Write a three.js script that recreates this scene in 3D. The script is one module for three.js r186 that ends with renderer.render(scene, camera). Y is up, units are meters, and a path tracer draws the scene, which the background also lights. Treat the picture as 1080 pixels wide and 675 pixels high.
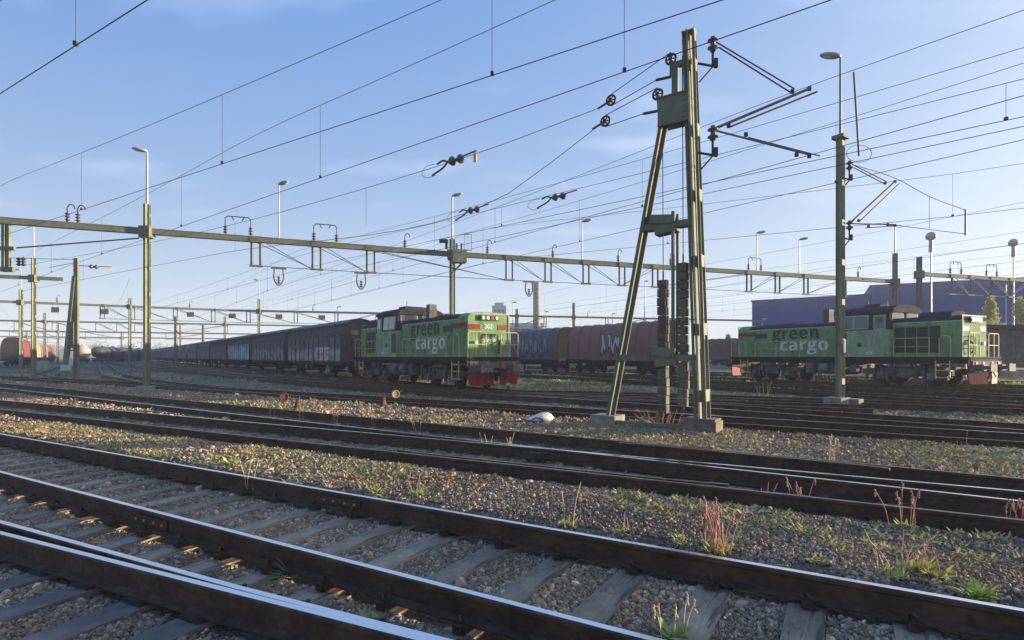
import * as THREE from 'three';
import { mergeGeometries, toCreasedNormals } from 'three/addons/utils/BufferGeometryUtils.js';
import { FontLoader } from 'three/addons/loaders/FontLoader.js';
import { TextGeometry } from 'three/addons/geometries/TextGeometry.js';

// ------------------------------------------------------------------ camera, sky, sun, exposure
const scene = new THREE.Scene();
const EYE = 1.75;
const camera = new THREE.PerspectiveCamera(58.72, 1024 / 640, 0.05, 6000);
camera.position.set(0, EYE, 0);
camera.lookAt(0, EYE, -10);
camera.setViewOffset(1024, 640, 0, -36.5, 1024, 640);      // level camera, horizon below the middle
camera.updateProjectionMatrix();

const SUN_AZ = 78 * Math.PI / 180, SUN_EL = 5.8 * Math.PI / 180;
const sunDir = new THREE.Vector3(Math.sin(SUN_AZ) * Math.cos(SUN_EL), Math.sin(SUN_EL), -Math.cos(SUN_AZ) * Math.cos(SUN_EL));
const sun = new THREE.DirectionalLight(new THREE.Color().setRGB(1, 0.83, 0.6), 5);
sun.position.copy(sunDir).multiplyScalar(250);
sun.castShadow = true;
sun.shadow.mapSize.set(4096, 4096);
Object.assign(sun.shadow.camera, { left: -120, right: 120, top: 90, bottom: -90, near: 1, far: 700 });
scene.add(sun, sun.target);

const renderer = new THREE.WebGLRenderer({ antialias: true });
renderer.toneMapping = THREE.LinearToneMapping;
renderer.toneMappingExposure = 2.7;
renderer.shadowMap.enabled = true;
renderer.setSize(1024, 640);

// deterministic noise
let seed = 20240607;
const rnd = () => { seed = (seed * 1664525 + 1013904223) >>> 0; return seed / 4294967296; };
const rr = (a, b) => a + (b - a) * rnd();
const hash2 = (x, y, s = 0) => { let h = (x * 374761393 + y * 668265263 + s * 974711) | 0; h = Math.imul(h ^ (h >>> 13), 1274126177); return ((h ^ (h >>> 16)) >>> 0) / 4294967296; };
const sm = t => t * t * (3 - 2 * t);
function vnoise(x, y, s = 0, period = 0) {
  const xi = Math.floor(x), yi = Math.floor(y), fx = sm(x - xi), fy = sm(y - yi);
  const w = i => period ? ((i % period) + period) % period : i;
  const a = hash2(w(xi), w(yi), s), b = hash2(w(xi + 1), w(yi), s), c = hash2(w(xi), w(yi + 1), s), d = hash2(w(xi + 1), w(yi + 1), s);
  return (a + (b - a) * fx) * (1 - fy) + (c + (d - c) * fx) * fy;
}
function fbm(x, y, s = 0, oct = 4, period = 0) { let v = 0, a = 0.5, n = 0; for (let i = 0; i < oct; i++) { v += a * vnoise(x, y, s + i * 17, period); n += a; a *= 0.5; x *= 2; y *= 2; period *= 2; } return v / n; }

// clear evening sky: one smooth function of elevation and of the angle to the sun, with thin cirrus
{
  const SKY = 0.37, W = 1024, H = 512, data = new Float32Array(W * H * 4);
  const dir = new THREE.Vector3();
  for (let j = 0; j < H; j++) for (let i = 0; i < W; i++) {
    const v = (j + 0.5) / H, u = (i + 0.5) / W;
    const el = (v - 0.5) * Math.PI, ph = (u - 0.5) * 2 * Math.PI;
    dir.set(Math.cos(el) * Math.cos(ph), Math.sin(el), Math.cos(el) * Math.sin(ph));
    const e = Math.max(el, 0), g = Math.acos(Math.min(1, Math.max(-1, dir.dot(sunDir))));
    const f = 1 - Math.exp(-e / 0.33), lo = Math.exp(-e / 0.11);
    let r = 0.60 + (0.0 - 0.60) * f + 0.20 * lo, gg = 0.75 + (0.195 - 0.75) * f + 0.11 * lo, b = 0.89 + (0.66 - 0.89) * f - 0.03 * lo;
    const glow = 0.50 * Math.exp(-g / 0.5) + 0.36 * Math.exp(-g / 0.95), au = 2.6 * Math.exp(-g / 0.22);
    r += glow * 0.90 + au; gg += glow * 0.86 + au * 0.8; b += glow * 0.62 + au * 0.52;
    if (el > 0.02) {                                                  // cirrus streaks
      const px = dir.x / (dir.y + 0.12), pz = dir.z / (dir.y + 0.12);
      let c = fbm(px * 2.2 + 3.1, pz * 5.4 + 7.7, 91, 5);
      c = Math.max(0, c - 0.62) * 1.9 * fbm(px * 0.7, pz * 0.7, 12, 3) * Math.min(1, el / 0.25);
      r += c * 0.55; gg += c * 0.5; b += c * 0.4;
    }
    if (el < 0) { const t = Math.min(1, -el / 0.06); r += (0.10 - r) * t; gg += (0.09 - gg) * t; b += (0.08 - b) * t; }
    const k = (j * W + i) * 4; data[k] = r * SKY; data[k + 1] = gg * SKY; data[k + 2] = b * SKY; data[k + 3] = 1;
  }
  const sky = new THREE.DataTexture(data, W, H, THREE.RGBAFormat, THREE.FloatType);
  sky.mapping = THREE.EquirectangularReflectionMapping; sky.magFilter = THREE.LinearFilter; sky.minFilter = THREE.LinearFilter; sky.needsUpdate = true;
  scene.background = sky; scene.environment = sky;
}
scene.fog = new THREE.FogExp2(new THREE.Color().setRGB(0.86, 0.92, 1.0), 0.0009);

// ------------------------------------------------------------------ helpers
// plan coordinates: X to the right, d metres ahead of the camera, Y up
const F = 600, CX = 540, HY = 376;                                    // the photograph's focal length, centre and horizon in its pixels
const P = (X, d, Y = 0) => new THREE.Vector3(X, Y, -d);
const pxOf = (X, d) => CX + F * X / d;
const ground = (px, py) => { let d = 2; while (d < 90 && EYE - (py - HY) / F * d > groundY((px - CX) / F * d, d)) d += 0.02; return [(px - CX) / F * d, d, groundY((px - CX) / F * d, d)]; };
const taken = new Map();
function numbered(name) { const n = taken.get(name) || 0; taken.set(name, n + 1); return n ? name + '_' + String(n).padStart(3, '0') : name; }
function tag(o, label, category, group, kind) { o.userData.label = label; if (category) o.userData.category = category; if (group) o.userData.group = group; if (kind) o.userData.kind = kind; return o; }
function thing(name, label, category, pos = P(0, 0), turn = 0, group, kind) {
  const o = new THREE.Group(); o.name = numbered(name); o.position.copy(pos); o.rotation.y = turn; scene.add(o);
  return tag(o, label, category, group, kind);
}
function copyOf(src, label, pos, turn, group) {
  const o = src.clone(); o.name = numbered(src.name.replace(/_\d{3}$/, '')); o.userData = { ...src.userData, label }; if (group) o.userData.group = group;
  o.position.copy(pos); o.rotation.y = turn; scene.add(o); return o;
}
const V = (x, y, z) => new THREE.Vector3(x, y, z);
const M4 = new THREE.Matrix4();
function boxUV(g, s = 1) {                                            // uv in metres from the dominant axis of each face
  const p = g.attributes.position, n = g.attributes.normal, uv = new Float32Array(p.count * 2);
  for (let i = 0; i < p.count; i++) {
    const ax = Math.abs(n.getX(i)), ay = Math.abs(n.getY(i)), az = Math.abs(n.getZ(i));
    if (ay >= ax && ay >= az) { uv[2 * i] = p.getX(i) * s; uv[2 * i + 1] = p.getZ(i) * s; }
    else if (ax >= az) { uv[2 * i] = p.getZ(i) * s; uv[2 * i + 1] = p.getY(i) * s; }
    else { uv[2 * i] = p.getX(i) * s; uv[2 * i + 1] = p.getY(i) * s; }
  }
  g.setAttribute('uv', new THREE.BufferAttribute(uv, 2)); return g;
}
class B {
  constructor() { this.l = []; }
  add(g, m) { let q = g.index ? g.toNonIndexed() : g.clone(); for (const k of Object.keys(q.attributes)) if (!['position', 'normal', 'uv'].includes(k)) q.deleteAttribute(k); if (m) q.applyMatrix4(m); if (!q.attributes.uv) boxUV(q); this.l.push(q); return this; }
  box(w, h, d, x, y, z, ry = 0, rz = 0, rx = 0) { return this.add(new THREE.BoxGeometry(w, h, d), new THREE.Matrix4().compose(V(x, y, z), new THREE.Quaternion().setFromEuler(new THREE.Euler(rx, ry, rz, 'YXZ')), V(1, 1, 1))); }
  bar(a, b, w, h = w) {                                               // square bar from a to b
    const dir = b.clone().sub(a), L = dir.length(); dir.normalize();
    const up = Math.abs(dir.y) > 0.95 ? V(1, 0, 0) : V(0, 1, 0), s = V(0, 0, 0).crossVectors(up, dir).normalize(), t = V(0, 0, 0).crossVectors(dir, s);
    return this.add(new THREE.BoxGeometry(w, h, L), new THREE.Matrix4().makeBasis(s, t, dir).setPosition(a.clone().add(b).multiplyScalar(0.5)));
  }
  rod(a, b, r, seg = 6, r2 = r) {
    const dir = b.clone().sub(a), L = dir.length();
    const q = new THREE.Quaternion().setFromUnitVectors(V(0, 1, 0), dir.normalize());
    return this.add(new THREE.CylinderGeometry(r2, r, L, seg, 1), new THREE.Matrix4().compose(a.clone().add(b).multiplyScalar(0.5), q, V(1, 1, 1)));
  }
  tube(pts, r, seg = 6, n = 0) { return this.add(new THREE.TubeGeometry(new THREE.CatmullRomCurve3(pts, false, 'centripetal'), n || pts.length * 5, r, seg)); }
  poly(pts, r, seg = 6) { for (let i = 1; i < pts.length; i++) this.rod(pts[i - 1], pts[i], r, seg); for (let i = 1; i < pts.length - 1; i++) this.add(new THREE.SphereGeometry(r, seg, 4), new THREE.Matrix4().setPosition(pts[i])); return this; }
  lathe(prof, x, y, z, seg = 12, rot) { const m = new THREE.Matrix4(); if (rot) m.makeRotationFromEuler(rot); m.setPosition(x, y, z); return this.add(new THREE.LatheGeometry(prof.map(p => new THREE.Vector2(p[0], p[1])), seg), m); }
  prism(pts, len, x = 0, y = 0, z = 0) {                              // (z, y) outline extruded along local x, centred on x
    const sh = new THREE.Shape(pts.map(p => new THREE.Vector2(p[0], p[1])));
    const g = new THREE.ExtrudeGeometry(sh, { depth: len, bevelEnabled: false });
    g.applyMatrix4(new THREE.Matrix4().makeBasis(V(0, 0, 1), V(0, 1, 0), V(-1, 0, 0))); g.translate(x + len / 2, y, z); g.deleteAttribute('uv');
    return this.add(g);
  }
  geo(uv = true) { const g = this.l.length > 1 ? mergeGeometries(this.l) : this.l[0]; return uv ? boxUV(g) : g; }
  build(name, mat, parent = scene, uv = true) { return mesh(name, this.geo(uv), mat, parent); }
}
function mesh(name, g, mat, parent = scene) {
  const m = new THREE.Mesh(g, mat); m.name = parent === scene ? numbered(name) : name; m.castShadow = m.receiveShadow = true; parent.add(m); return m;
}
const nb = () => new B();

// ------------------------------------------------------------------ materials
function tex(size, fn, rep = 1, srgb = true) {
  const d = new Uint8Array(size * size * 4);
  for (let y = 0; y < size; y++) for (let x = 0; x < size; x++) { const c = fn(x / size, y / size), k = (y * size + x) * 4; for (let i = 0; i < 3; i++) d[k + i] = Math.max(0, Math.min(255, Math.round((c.length ? c[i] : c) * 255))); d[k + 3] = 255; }
  const t = new THREE.DataTexture(d, size, size); t.wrapS = t.wrapT = THREE.RepeatWrapping; t.magFilter = THREE.LinearFilter; t.minFilter = THREE.LinearMipmapLinearFilter; t.generateMipmaps = true;
  t.repeat.set(rep, rep); if (srgb) t.colorSpace = THREE.SRGBColorSpace; t.needsUpdate = true; return t;
}
const tWear = tex(256, (u, v) => { const a = fbm(u * 6, v * 6, 3, 5, 6), b = fbm(u * 40, v * 5, 9, 3, 0 || 40); const s = 0.90 + 0.26 * (a - 0.5) + 0.22 * (b - 0.5); return [s, s * 0.985, s * 0.96]; }, 0.35);
const tGrime = tex(256, (u, v) => { const a = fbm(u * 5, v * 5, 23, 5, 5), b = fbm(u * 24, v * 24, 5, 3, 24); const s = 0.86 + 0.5 * (a - 0.5) + 0.3 * (b - 0.5), k = Math.max(0, a - 0.5) * 1.0; return [s + k * 0.14, s, s - k * 0.10]; }, 0.45);
const tRust = tex(256, (u, v) => { const a = fbm(u * 7, v * 7, 43, 5, 7), b = fbm(u * 32, v * 32, 51, 3, 32); const s = 0.82 + 0.45 * (a - 0.5) + 0.45 * (b - 0.5); return [s, s * 0.86, s * 0.74]; }, 0.8);
const tWood = tex(256, (u, v) => { const a = fbm(u * 3, v * 60, 63, 4, 0), b = fbm(u * 8, v * 8, 71, 4, 8), s = 0.84 + 0.2 * (a - 0.5) + 0.35 * (b - 0.5); const cr = Math.abs(vnoise(u * 2, v * 26, 77) - 0.5) < 0.02 ? 0.72 : 1; return [s * cr, s * cr * 0.97, s * cr * 0.92]; }, 0.9);
const tGravel = tex(512, (u, v) => { const a = fbm(u * 8, v * 8, 83, 4, 8), b = vnoise(u * 128, v * 128, 87, 128), c = vnoise(u * 60, v * 60, 89, 60); const s = 0.84 + 0.3 * (a - 0.5) + 0.4 * (b - 0.5) + 0.3 * (c - 0.5); const w = 0.06 * (fbm(u * 30, v * 30, 95, 2, 30) - 0.3); return [s + w, s, s - w]; }, 0.55);
const tBump = tex(512, (u, v) => { const b = vnoise(u * 128, v * 128, 187, 128), c = vnoise(u * 60, v * 60, 189, 60), e = vnoise(u * 200, v * 200, 12, 200); return 0.5 + 0.5 * (b - 0.5) + 0.4 * (c - 0.5) + 0.2 * (e - 0.5); }, 0.55, false);
const lin = (r, g, b) => new THREE.Color().setRGB(r, g, b);
const mat = (r, g, b, rough = 0.8, metal = 0, map = null, extra = {}) => new THREE.MeshStandardMaterial({ color: lin(r, g, b), roughness: rough, metalness: metal, map, ...extra });
const matp = (...a) => { const q = mat(...a); return new THREE.MeshPhysicalMaterial({ color: q.color, roughness: q.roughness, metalness: q.metalness, map: q.map, specularIntensity: 0.2 }); };   // dusty, hardly any gloss
const m = {
  mast: mat(0.185, 0.20, 0.135, 0.75, 0, tWear), mastLight: mat(0.24, 0.26, 0.15, 0.75, 0, tWear), galv: mat(0.42, 0.43, 0.42, 0.5, 0.5, tWear), lampHead: mat(0.5, 0.5, 0.46, 0.5, 0, tWear), lampGlass: mat(0.7, 0.72, 0.68, 0.2),
  darkSteel: mat(0.055, 0.052, 0.05, 0.6, 0.3, tGrime), wire: mat(0.05, 0.05, 0.055, 0.6, 0.3), insulator: mat(0.07, 0.035, 0.03, 0.25), porcelain: mat(0.09, 0.085, 0.09, 0.25), tubeAlu: mat(0.17, 0.12, 0.105, 0.5, 0.2),
  tagYellow: mat(0.75, 0.5, 0.06, 0.7), plate: mat(0.42, 0.33, 0.10, 0.7, 0, tWear), transformer: mat(0.26, 0.28, 0.16, 0.7, 0, tGrime),
  concrete: mat(0.36, 0.33, 0.29, 0.95, 0, tGrime, { bumpMap: tBump, bumpScale: 0.004 }), concreteWarm: mat(0.26, 0.2, 0.16, 0.95, 0, tGrime, { bumpMap: tBump, bumpScale: 0.006 }), weight: mat(0.17, 0.16, 0.11, 0.9, 0, tGrime),
  rail: mat(0.125, 0.09, 0.066, 0.75, 0.15, tRust), railRust: mat(0.12, 0.085, 0.06, 0.85, 0.1, tRust), head: mat(0.86, 0.86, 0.85, 0.22, 1), headDull: mat(0.42, 0.39, 0.36, 0.4, 0.85, tRust), chair: mat(0.09, 0.08, 0.075, 0.7, 0.2, tRust), clip: mat(0.13, 0.105, 0.088, 0.55, 0.5, tRust),
  sunlit_bolt_hole: mat(0.5, 0.42, 0.26, 0.5, 0.4),  // pale yellow stands for sun shining through the joint holes
  sleepers: [mat(0.46, 0.375, 0.28, 0.95, 0, tWood), mat(0.40, 0.325, 0.24, 0.95, 0, tWood), mat(0.52, 0.42, 0.31, 0.95, 0, tWood)], bearer: mat(0.27, 0.22, 0.18, 0.8, 0.1, tGrime),
  green: matp(0.25, 0.41, 0.19, 0.78, 0, tWear), greenDoor: matp(0.235, 0.395, 0.18, 0.78, 0, tWear), greenPale: matp(0.36, 0.49, 0.30, 0.78, 0, tWear), darkGreen: mat(0.035, 0.075, 0.035, 0.6, 0, tWear), charcoal: matp(0.06, 0.06, 0.062, 0.92, 0, tGrime), cream: matp(0.5, 0.55, 0.44, 0.6, 0, tWear),
  redStripe: matp(0.34, 0.07, 0.045, 0.55, 0, tWear), red: matp(0.28, 0.035, 0.045, 0.6, 0, tWear), yellow: mat(0.68, 0.53, 0.20, 0.6, 0, tWear), white: mat(0.74, 0.78, 0.74, 0.6, 0, tWear), whiteText: mat(0.70, 0.75, 0.64, 0.8), blackText: mat(0.018, 0.028, 0.02, 0.6), orange: mat(0.5, 0.17, 0.05, 0.7, 0, tGrime),
  glass: new THREE.MeshPhysicalMaterial({ color: lin(0.05, 0.065, 0.08), roughness: 0.06, metalness: 0, clearcoat: 1, clearcoatRoughness: 0.04 }),
  running: matp(0.17, 0.16, 0.15, 0.8, 0.1, tGrime), runningDark: matp(0.055, 0.052, 0.05, 0.85, 0.1, tGrime), tankGrey: matp(0.22, 0.21, 0.2, 0.7, 0.1, tGrime), lamp: mat(0.75, 0.75, 0.7, 0.2), lampRed: mat(0.5, 0.05, 0.04, 0.25),
  vanBrown: mat(0.13, 0.10, 0.095, 0.75, 0, tGrime), vanRib: mat(0.11, 0.088, 0.085, 0.75, 0, tGrime), vanRoof: mat(0.14, 0.115, 0.11, 0.7, 0, tGrime),
  endWall: matp(0.022, 0.02, 0.02, 0.95, 0, tGrime), brownWagon: mat(0.15, 0.06, 0.045, 0.8, 0, tGrime),  // endWall darkened below its real tone to stand in for missing shade
  rust: mat(0.18, 0.105, 0.07, 0.9, 0, tRust), stoneWhite: mat(0.75, 0.72, 0.66, 0.8), timber: mat(0.42, 0.28, 0.13, 0.9, 0, tWood),
  blueWall: matp(0.016, 0.055, 0.28, 0.6, 0, tWear), pale: mat(0.6, 0.6, 0.6, 0.8, 0, tWear), hut: mat(0.09, 0.085, 0.08, 0.8, 0, tGrime),
};

// ------------------------------------------------------------------ the ground
const G0 = -0.045;
const groundY = (X, d) => {                                            // heaped gravel between the tracks, level beds under them
  let y = G0 + (fbm(X * 0.9, d * 0.9, 7, 3) - 0.5) * 0.035; if (d > 60 || Math.abs(X) > 60) return G0;
  if (T1.side(X, d) > 0.5 && T4.side(X, d) < 0) { let q = 9; for (const t of LINES) q = Math.min(q, Math.abs(t.side(X, d))); const f = Math.min(1, Math.max(0, (q - 0.85) / 0.36)); y += sm(f) * (0.12 + 0.05 * fbm(X * 0.5, d * 0.5, 31, 3)); }
  return y;
};
const patch = (x, d) => fbm(x * 0.16 + 40, d * 0.16 + 9, 301, 4);
// straight tracks near the camera, as lines d = a - b X through their centre
const line = (a, b) => { const L = Math.hypot(1, b); return { a, b, ux: -1 / L, ud: b / L, O: [0, a], at: X => a - b * X, side: (X, d) => (d - a + b * X) / L, along: (X, d) => (X * -1 + (d - a) * b) / L }; };
const T0 = line(2.055, 0.47), T1 = line(4.45, 0.592), T2 = line(9.02, 0.57), T3 = line(10.91, 0.714), T4 = line(17.66, 0.69), T5 = line(24.2, 1.03);
const LINES = [T0, T1, T2, T3, T4, T5];
{
  const xs = [], ds = [];
  for (let x = -60; x < -24; x += 2) xs.push(x); for (let x = -24; x < 16; x += 0.22) xs.push(x); for (let x = 16; x < 30; x += 0.6) xs.push(x); for (let x = 30; x <= 80; x += 2) xs.push(x);
  xs.unshift(-1600, -600, -250, -120); xs.push(120, 250, 600, 1600);
  ds.push(-60, -20, -6, -2); for (let d = 0; d < 24; d += 0.22) ds.push(d); for (let d = 24; d < 30; d += 0.5) ds.push(d); for (let d = 30; d < 100; d += 2) ds.push(d); ds.push(110, 140, 200, 350, 700, 1700);
  const pos = [], col = [], uv = [], idx = [];
  for (const d of ds) for (const x of xs) {
    const y = groundY(x, d);
    pos.push(x, y, -d); uv.push(x, -d);
    const p = patch(x, d), q = fbm(x * 1.3, d * 1.3, 77, 3);
    let c = [0.33, 0.255, 0.175];
    const inTrack = LINES.some(t => Math.abs(t.side(x, d)) < 1.35);
    if (inTrack) c = [0.24, 0.185, 0.13];
    if (d < 6 && T1.side(x, d) < 0.2) c = [0.25, 0.195, 0.14];
    if (q > 0.6 && !inTrack) c = [0.27, 0.235, 0.135];
    if (d > 22 && d < 90 && p > 0.5 && x > -10) c = [0.17, 0.19, 0.08];
    if (d > 40 && x < -38 && p > 0.42) c = [0.16, 0.18, 0.08];
    if (d > 150) c = [0.12, 0.16, 0.07];
    const k = 0.85 + 0.3 * (q - 0.5) * 2; col.push(c[0] * k, c[1] * k, c[2] * k);
  }
  const nx = xs.length;
  for (let j = 0; j < ds.length - 1; j++) for (let i = 0; i < nx - 1; i++) { const a = j * nx + i; idx.push(a, a + 1, a + nx, a + 1, a + nx + 1, a + nx); }
  const g = new THREE.BufferGeometry(); g.setAttribute('position', new THREE.Float32BufferAttribute(pos, 3)); g.setAttribute('color', new THREE.Float32BufferAttribute(col, 3)); g.setAttribute('uv', new THREE.Float32BufferAttribute(uv, 2)); g.setIndex(idx); g.computeVertexNormals();
  const gm = new THREE.MeshStandardMaterial({ map: tGravel, bumpMap: tBump, bumpScale: 0.03, roughness: 1, vertexColors: true, color: lin(1, 1, 1) });
  tag(mesh('ground', g, gm), 'brown and grey gravel ground of the railway yard', 'ground', null, 'structure');
}

// ------------------------------------------------------------------ tracks
const RAILP = [[-0.07, 0], [0.07, 0], [0.07, 0.014], [0.012, 0.034], [0.012, 0.142], [0.036, 0.156], [0.036, 0.182], [0.029, 0.19], [-0.029, 0.19], [-0.036, 0.182], [-0.036, 0.156], [-0.012, 0.142], [-0.012, 0.034], [-0.07, 0.014]];
const HEADP = [[-0.024, 0.1895], [0.026, 0.1895], [0.026, 0.1918], [-0.024, 0.1918]];
const RB = 0.01;                                                       // rail foot height
function offsetLine(pts, off) {                                        // offset to the far side of a plan polyline
  return pts.map((p, i) => {
    const a = pts[Math.max(0, i - 1)], b = pts[Math.min(pts.length - 1, i + 1)], tx = b[0] - a[0], td = b[1] - a[1], L = Math.hypot(tx, td);
    return [p[0] + td / L * off, p[1] - tx / L * off];
  });
}
function sweep(pts, prof, y0) {
  const pos = [], n = prof.length;
  const ring = pts.map((p, i) => {
    const a = pts[Math.max(0, i - 1)], b = pts[Math.min(pts.length - 1, i + 1)], tx = b[0] - a[0], td = b[1] - a[1], L = Math.hypot(tx, td), nx = td / L, nd = -tx / L;
    return prof.map(q => [p[0] + nx * q[0], y0 + q[1], -(p[1] + nd * q[0])]);
  });
  const tri = (a, b, c) => pos.push(...a, ...b, ...c);
  for (let i = 0; i < ring.length - 1; i++) for (let k = 0; k < n; k++) { const k2 = (k + 1) % n, a = ring[i][k], b = ring[i][k2], c = ring[i + 1][k], d = ring[i + 1][k2]; tri(a, c, b); tri(b, c, d); }
  for (const [r, f] of [[ring[0], 1], [ring[ring.length - 1], -1]]) { const tris = THREE.ShapeUtils.triangulateShape(prof.map(q => new THREE.Vector2(q[0], q[1])), []); for (const t of tris) f > 0 ? tri(r[t[0]], r[t[1]], r[t[2]]) : tri(r[t[0]], r[t[2]], r[t[1]]); }
  const g = new THREE.BufferGeometry(); g.setAttribute('position', new THREE.Float32BufferAttribute(pos, 3)); g.computeVertexNormals(); return boxUV(g);
}
const curve = (pts, n = 40) => new THREE.CatmullRomCurve3(pts.map(p => P(p[0], p[1])), false, 'centripetal').getSpacedPoints(n).map(v => [v.x, -v.z]);
const sleeperGeos = [0, 1, 2].map(k => { const b = nb(); const w = 0.225 + 0.015 * k; b.box(2.5, 0.14, w, 0, 0, 0); const g = b.geo(false); const p = g.attributes.position; for (let i = 0; i < p.count; i++) p.setXYZ(i, p.getX(i) + 0.02 * hash2(k, 3, 1), p.getY(i) - (Math.abs(p.getZ(i)) > 0.05 && p.getY(i) > 0 ? 0.004 * k : 0), p.getZ(i)); g.computeVertexNormals(); return boxUV(g); });
const clipGeo = (() => { const b = nb(); b.add(new THREE.TorusGeometry(0.042, 0.0105, 6, 12, 4.6), new THREE.Matrix4().compose(V(0.105, 0.048, 0), new THREE.Quaternion().setFromEuler(new THREE.Euler(0.5, 0.6, 0.3)), V(1, 1, 1))); b.box(0.09, 0.03, 0.1, 0.10, 0.012, 0); b.box(0.035, 0.05, 0.06, 0.145, 0.024, 0.01); return b.geo(); })();
const plateGeo = nb().box(0.36, 0.02, 0.17, 0, 0, 0).geo();
function railPair(track, pts, opt = {}) {
  const y = RB + (opt.lift || 0);
  for (const s of [-1, 1]) {
    const L = offsetLine(pts, s * 0.7525), r = mesh('rail', sweep(L, RAILP, y), opt.rusty ? m.railRust : m.rail, track);
    mesh('running_surface', sweep(L, HEADP, y), opt.dull === true || (opt.dull && opt.dull.includes(s)) ? m.headDull : m.head, r);
  }
}
function sleepersOn(track, pts, s0, spacing, dMax, clips, mats = m.sleepers) {
  let acc = 0, next = s0;
  for (let i = 1; i < pts.length; i++) {
    const a = pts[i - 1], b = pts[i], L = Math.hypot(b[0] - a[0], b[1] - a[1]);
    while (next <= acc + L) {
      const t = (next - acc) / L, x = a[0] + (b[0] - a[0]) * t, d = a[1] + (b[1] - a[1]) * t; next += spacing;
      if (d > dMax || d < 0.6) continue; const px = pxOf(x, d); if (px < -230 || px > 1310) continue;
      const ang = Math.atan2(b[1] - a[1], b[0] - a[0]);               // plan direction
      const k = Math.floor(rnd() * 3), s = mesh('sleeper', sleeperGeos[k], mats[k % mats.length], track);
      s.position.copy(P(x, d, RB - 0.088 + rr(-0.008, 0.004))); s.rotation.y = ang + Math.PI / 2 + rr(-0.012, 0.012);
      if (clips && d < clips) for (const side of [-1, 1]) for (const f of [-1, 1]) {
        const c = mesh('rail_clip', clipGeo, m.clip, s); c.position.set(side * 0.7525, 0.08, rr(-0.02, 0.02)); c.rotation.y = f > 0 ? 0 : Math.PI;
      }
    }
    acc += L;
  }
}
const ends = (t, x0, x1) => [[x0, t.at(x0)], [x1, t.at(x1)]];
const track = (label) => thing('railway_track', label, 'railway track', P(0, 0), 0, 'tracks of the yard', 'structure');
// T1, the track whose two rails cross the foreground
{
  const t = track('foreground railway track with two shiny rails and grey sleepers'), pts = ends(T1, 5.2, -42);
  railPair(t, pts); sleepersOn(t, pts, 0.22, 0.634, 30, 14);
  for (const [px, s] of [[161, -1], [360, 1]]) {                       // bolted joints, pale studs painted as sunlight through their holes
    const d = (T1.a + s * 0.7525 * Math.hypot(1, T1.b)) / (1 + T1.b * (px - CX) / F), X = (px - CX) / F * d, L = offsetLine([[X + 0.32 * -T1.ux, d - 0.32 * T1.ud], [X - 0.32 * -T1.ux, d + 0.32 * T1.ud]], 0);
    const fp = mesh('fishplate', sweep(offsetLine(L, -0.02), [[-0.012, 0.04], [0.012, 0.04], [0.012, 0.14], [-0.012, 0.14]], RB), m.rail, t);
    for (const q of [-0.24, -0.09, 0.09, 0.24]) { const c = [X + q * T1.ux, d + q * T1.ud]; nb().rod(P(c[0] - 0.045 * T1.ud, c[1] + 0.045 * T1.ux, RB + 0.09), P(c[0] - 0.02 * T1.ud, c[1] + 0.02 * T1.ux, RB + 0.09), 0.014, 6).build('sunlit_bolt_hole', m.sunlit_bolt_hole, fp); }
  }
}
// T0, bottom left corner: stock rail with the switch blade lying against it
{
  const t = track('railway track at bottom left with a switch blade against its rail'), pts = ends(T0, 3.5, -24);
  railPair(t, pts); sleepersOn(t, pts, 0.35, 0.62, 12, 0, [m.bearer, m.bearer, m.bearer]);
  const far = offsetLine(pts, 0.7525), q = s => { const L = Math.hypot(1, T0.b), f = far[0]; return [f[0] + T0.ux * s, f[1] + T0.ud * s]; };
  const lat = (p, o) => [p[0] + T0.ud * o, p[1] - T0.ux * o];
  const bl = []; for (let s = 3.3; s <= 24; s += 0.5) bl.push(lat(q(s), 0.03 + Math.max(0, s - 3.3) * 0.0125 + Math.max(0, s - 6.3) * 0.022));
  const b = mesh('switch_blade', sweep(bl, RAILP, RB - 0.004), m.rail, t); mesh('running_surface', sweep(bl, HEADP, RB - 0.004), m.head, b);
  const chair = nb().box(0.16, 0.07, 0.15, -0.19, 0.045, 0).box(0.42, 0.025, 0.2, -0.1, 0.012, 0).box(0.05, 0.06, 0.05, -0.30, 0.05, 0.02).rod(V(-0.29, 0.05, -0.05), V(-0.29, 0.11, -0.05), 0.016, 6).geo();
  for (const s of t.children.filter(c => c.name === 'sleeper')) for (const sd of [-1, 1]) { const c = mesh('slide_chair', chair, m.chair, s); c.position.set(sd * 0.7525, 0.072, 0); c.rotation.y = sd > 0 ? Math.PI : 0; }
}
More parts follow.
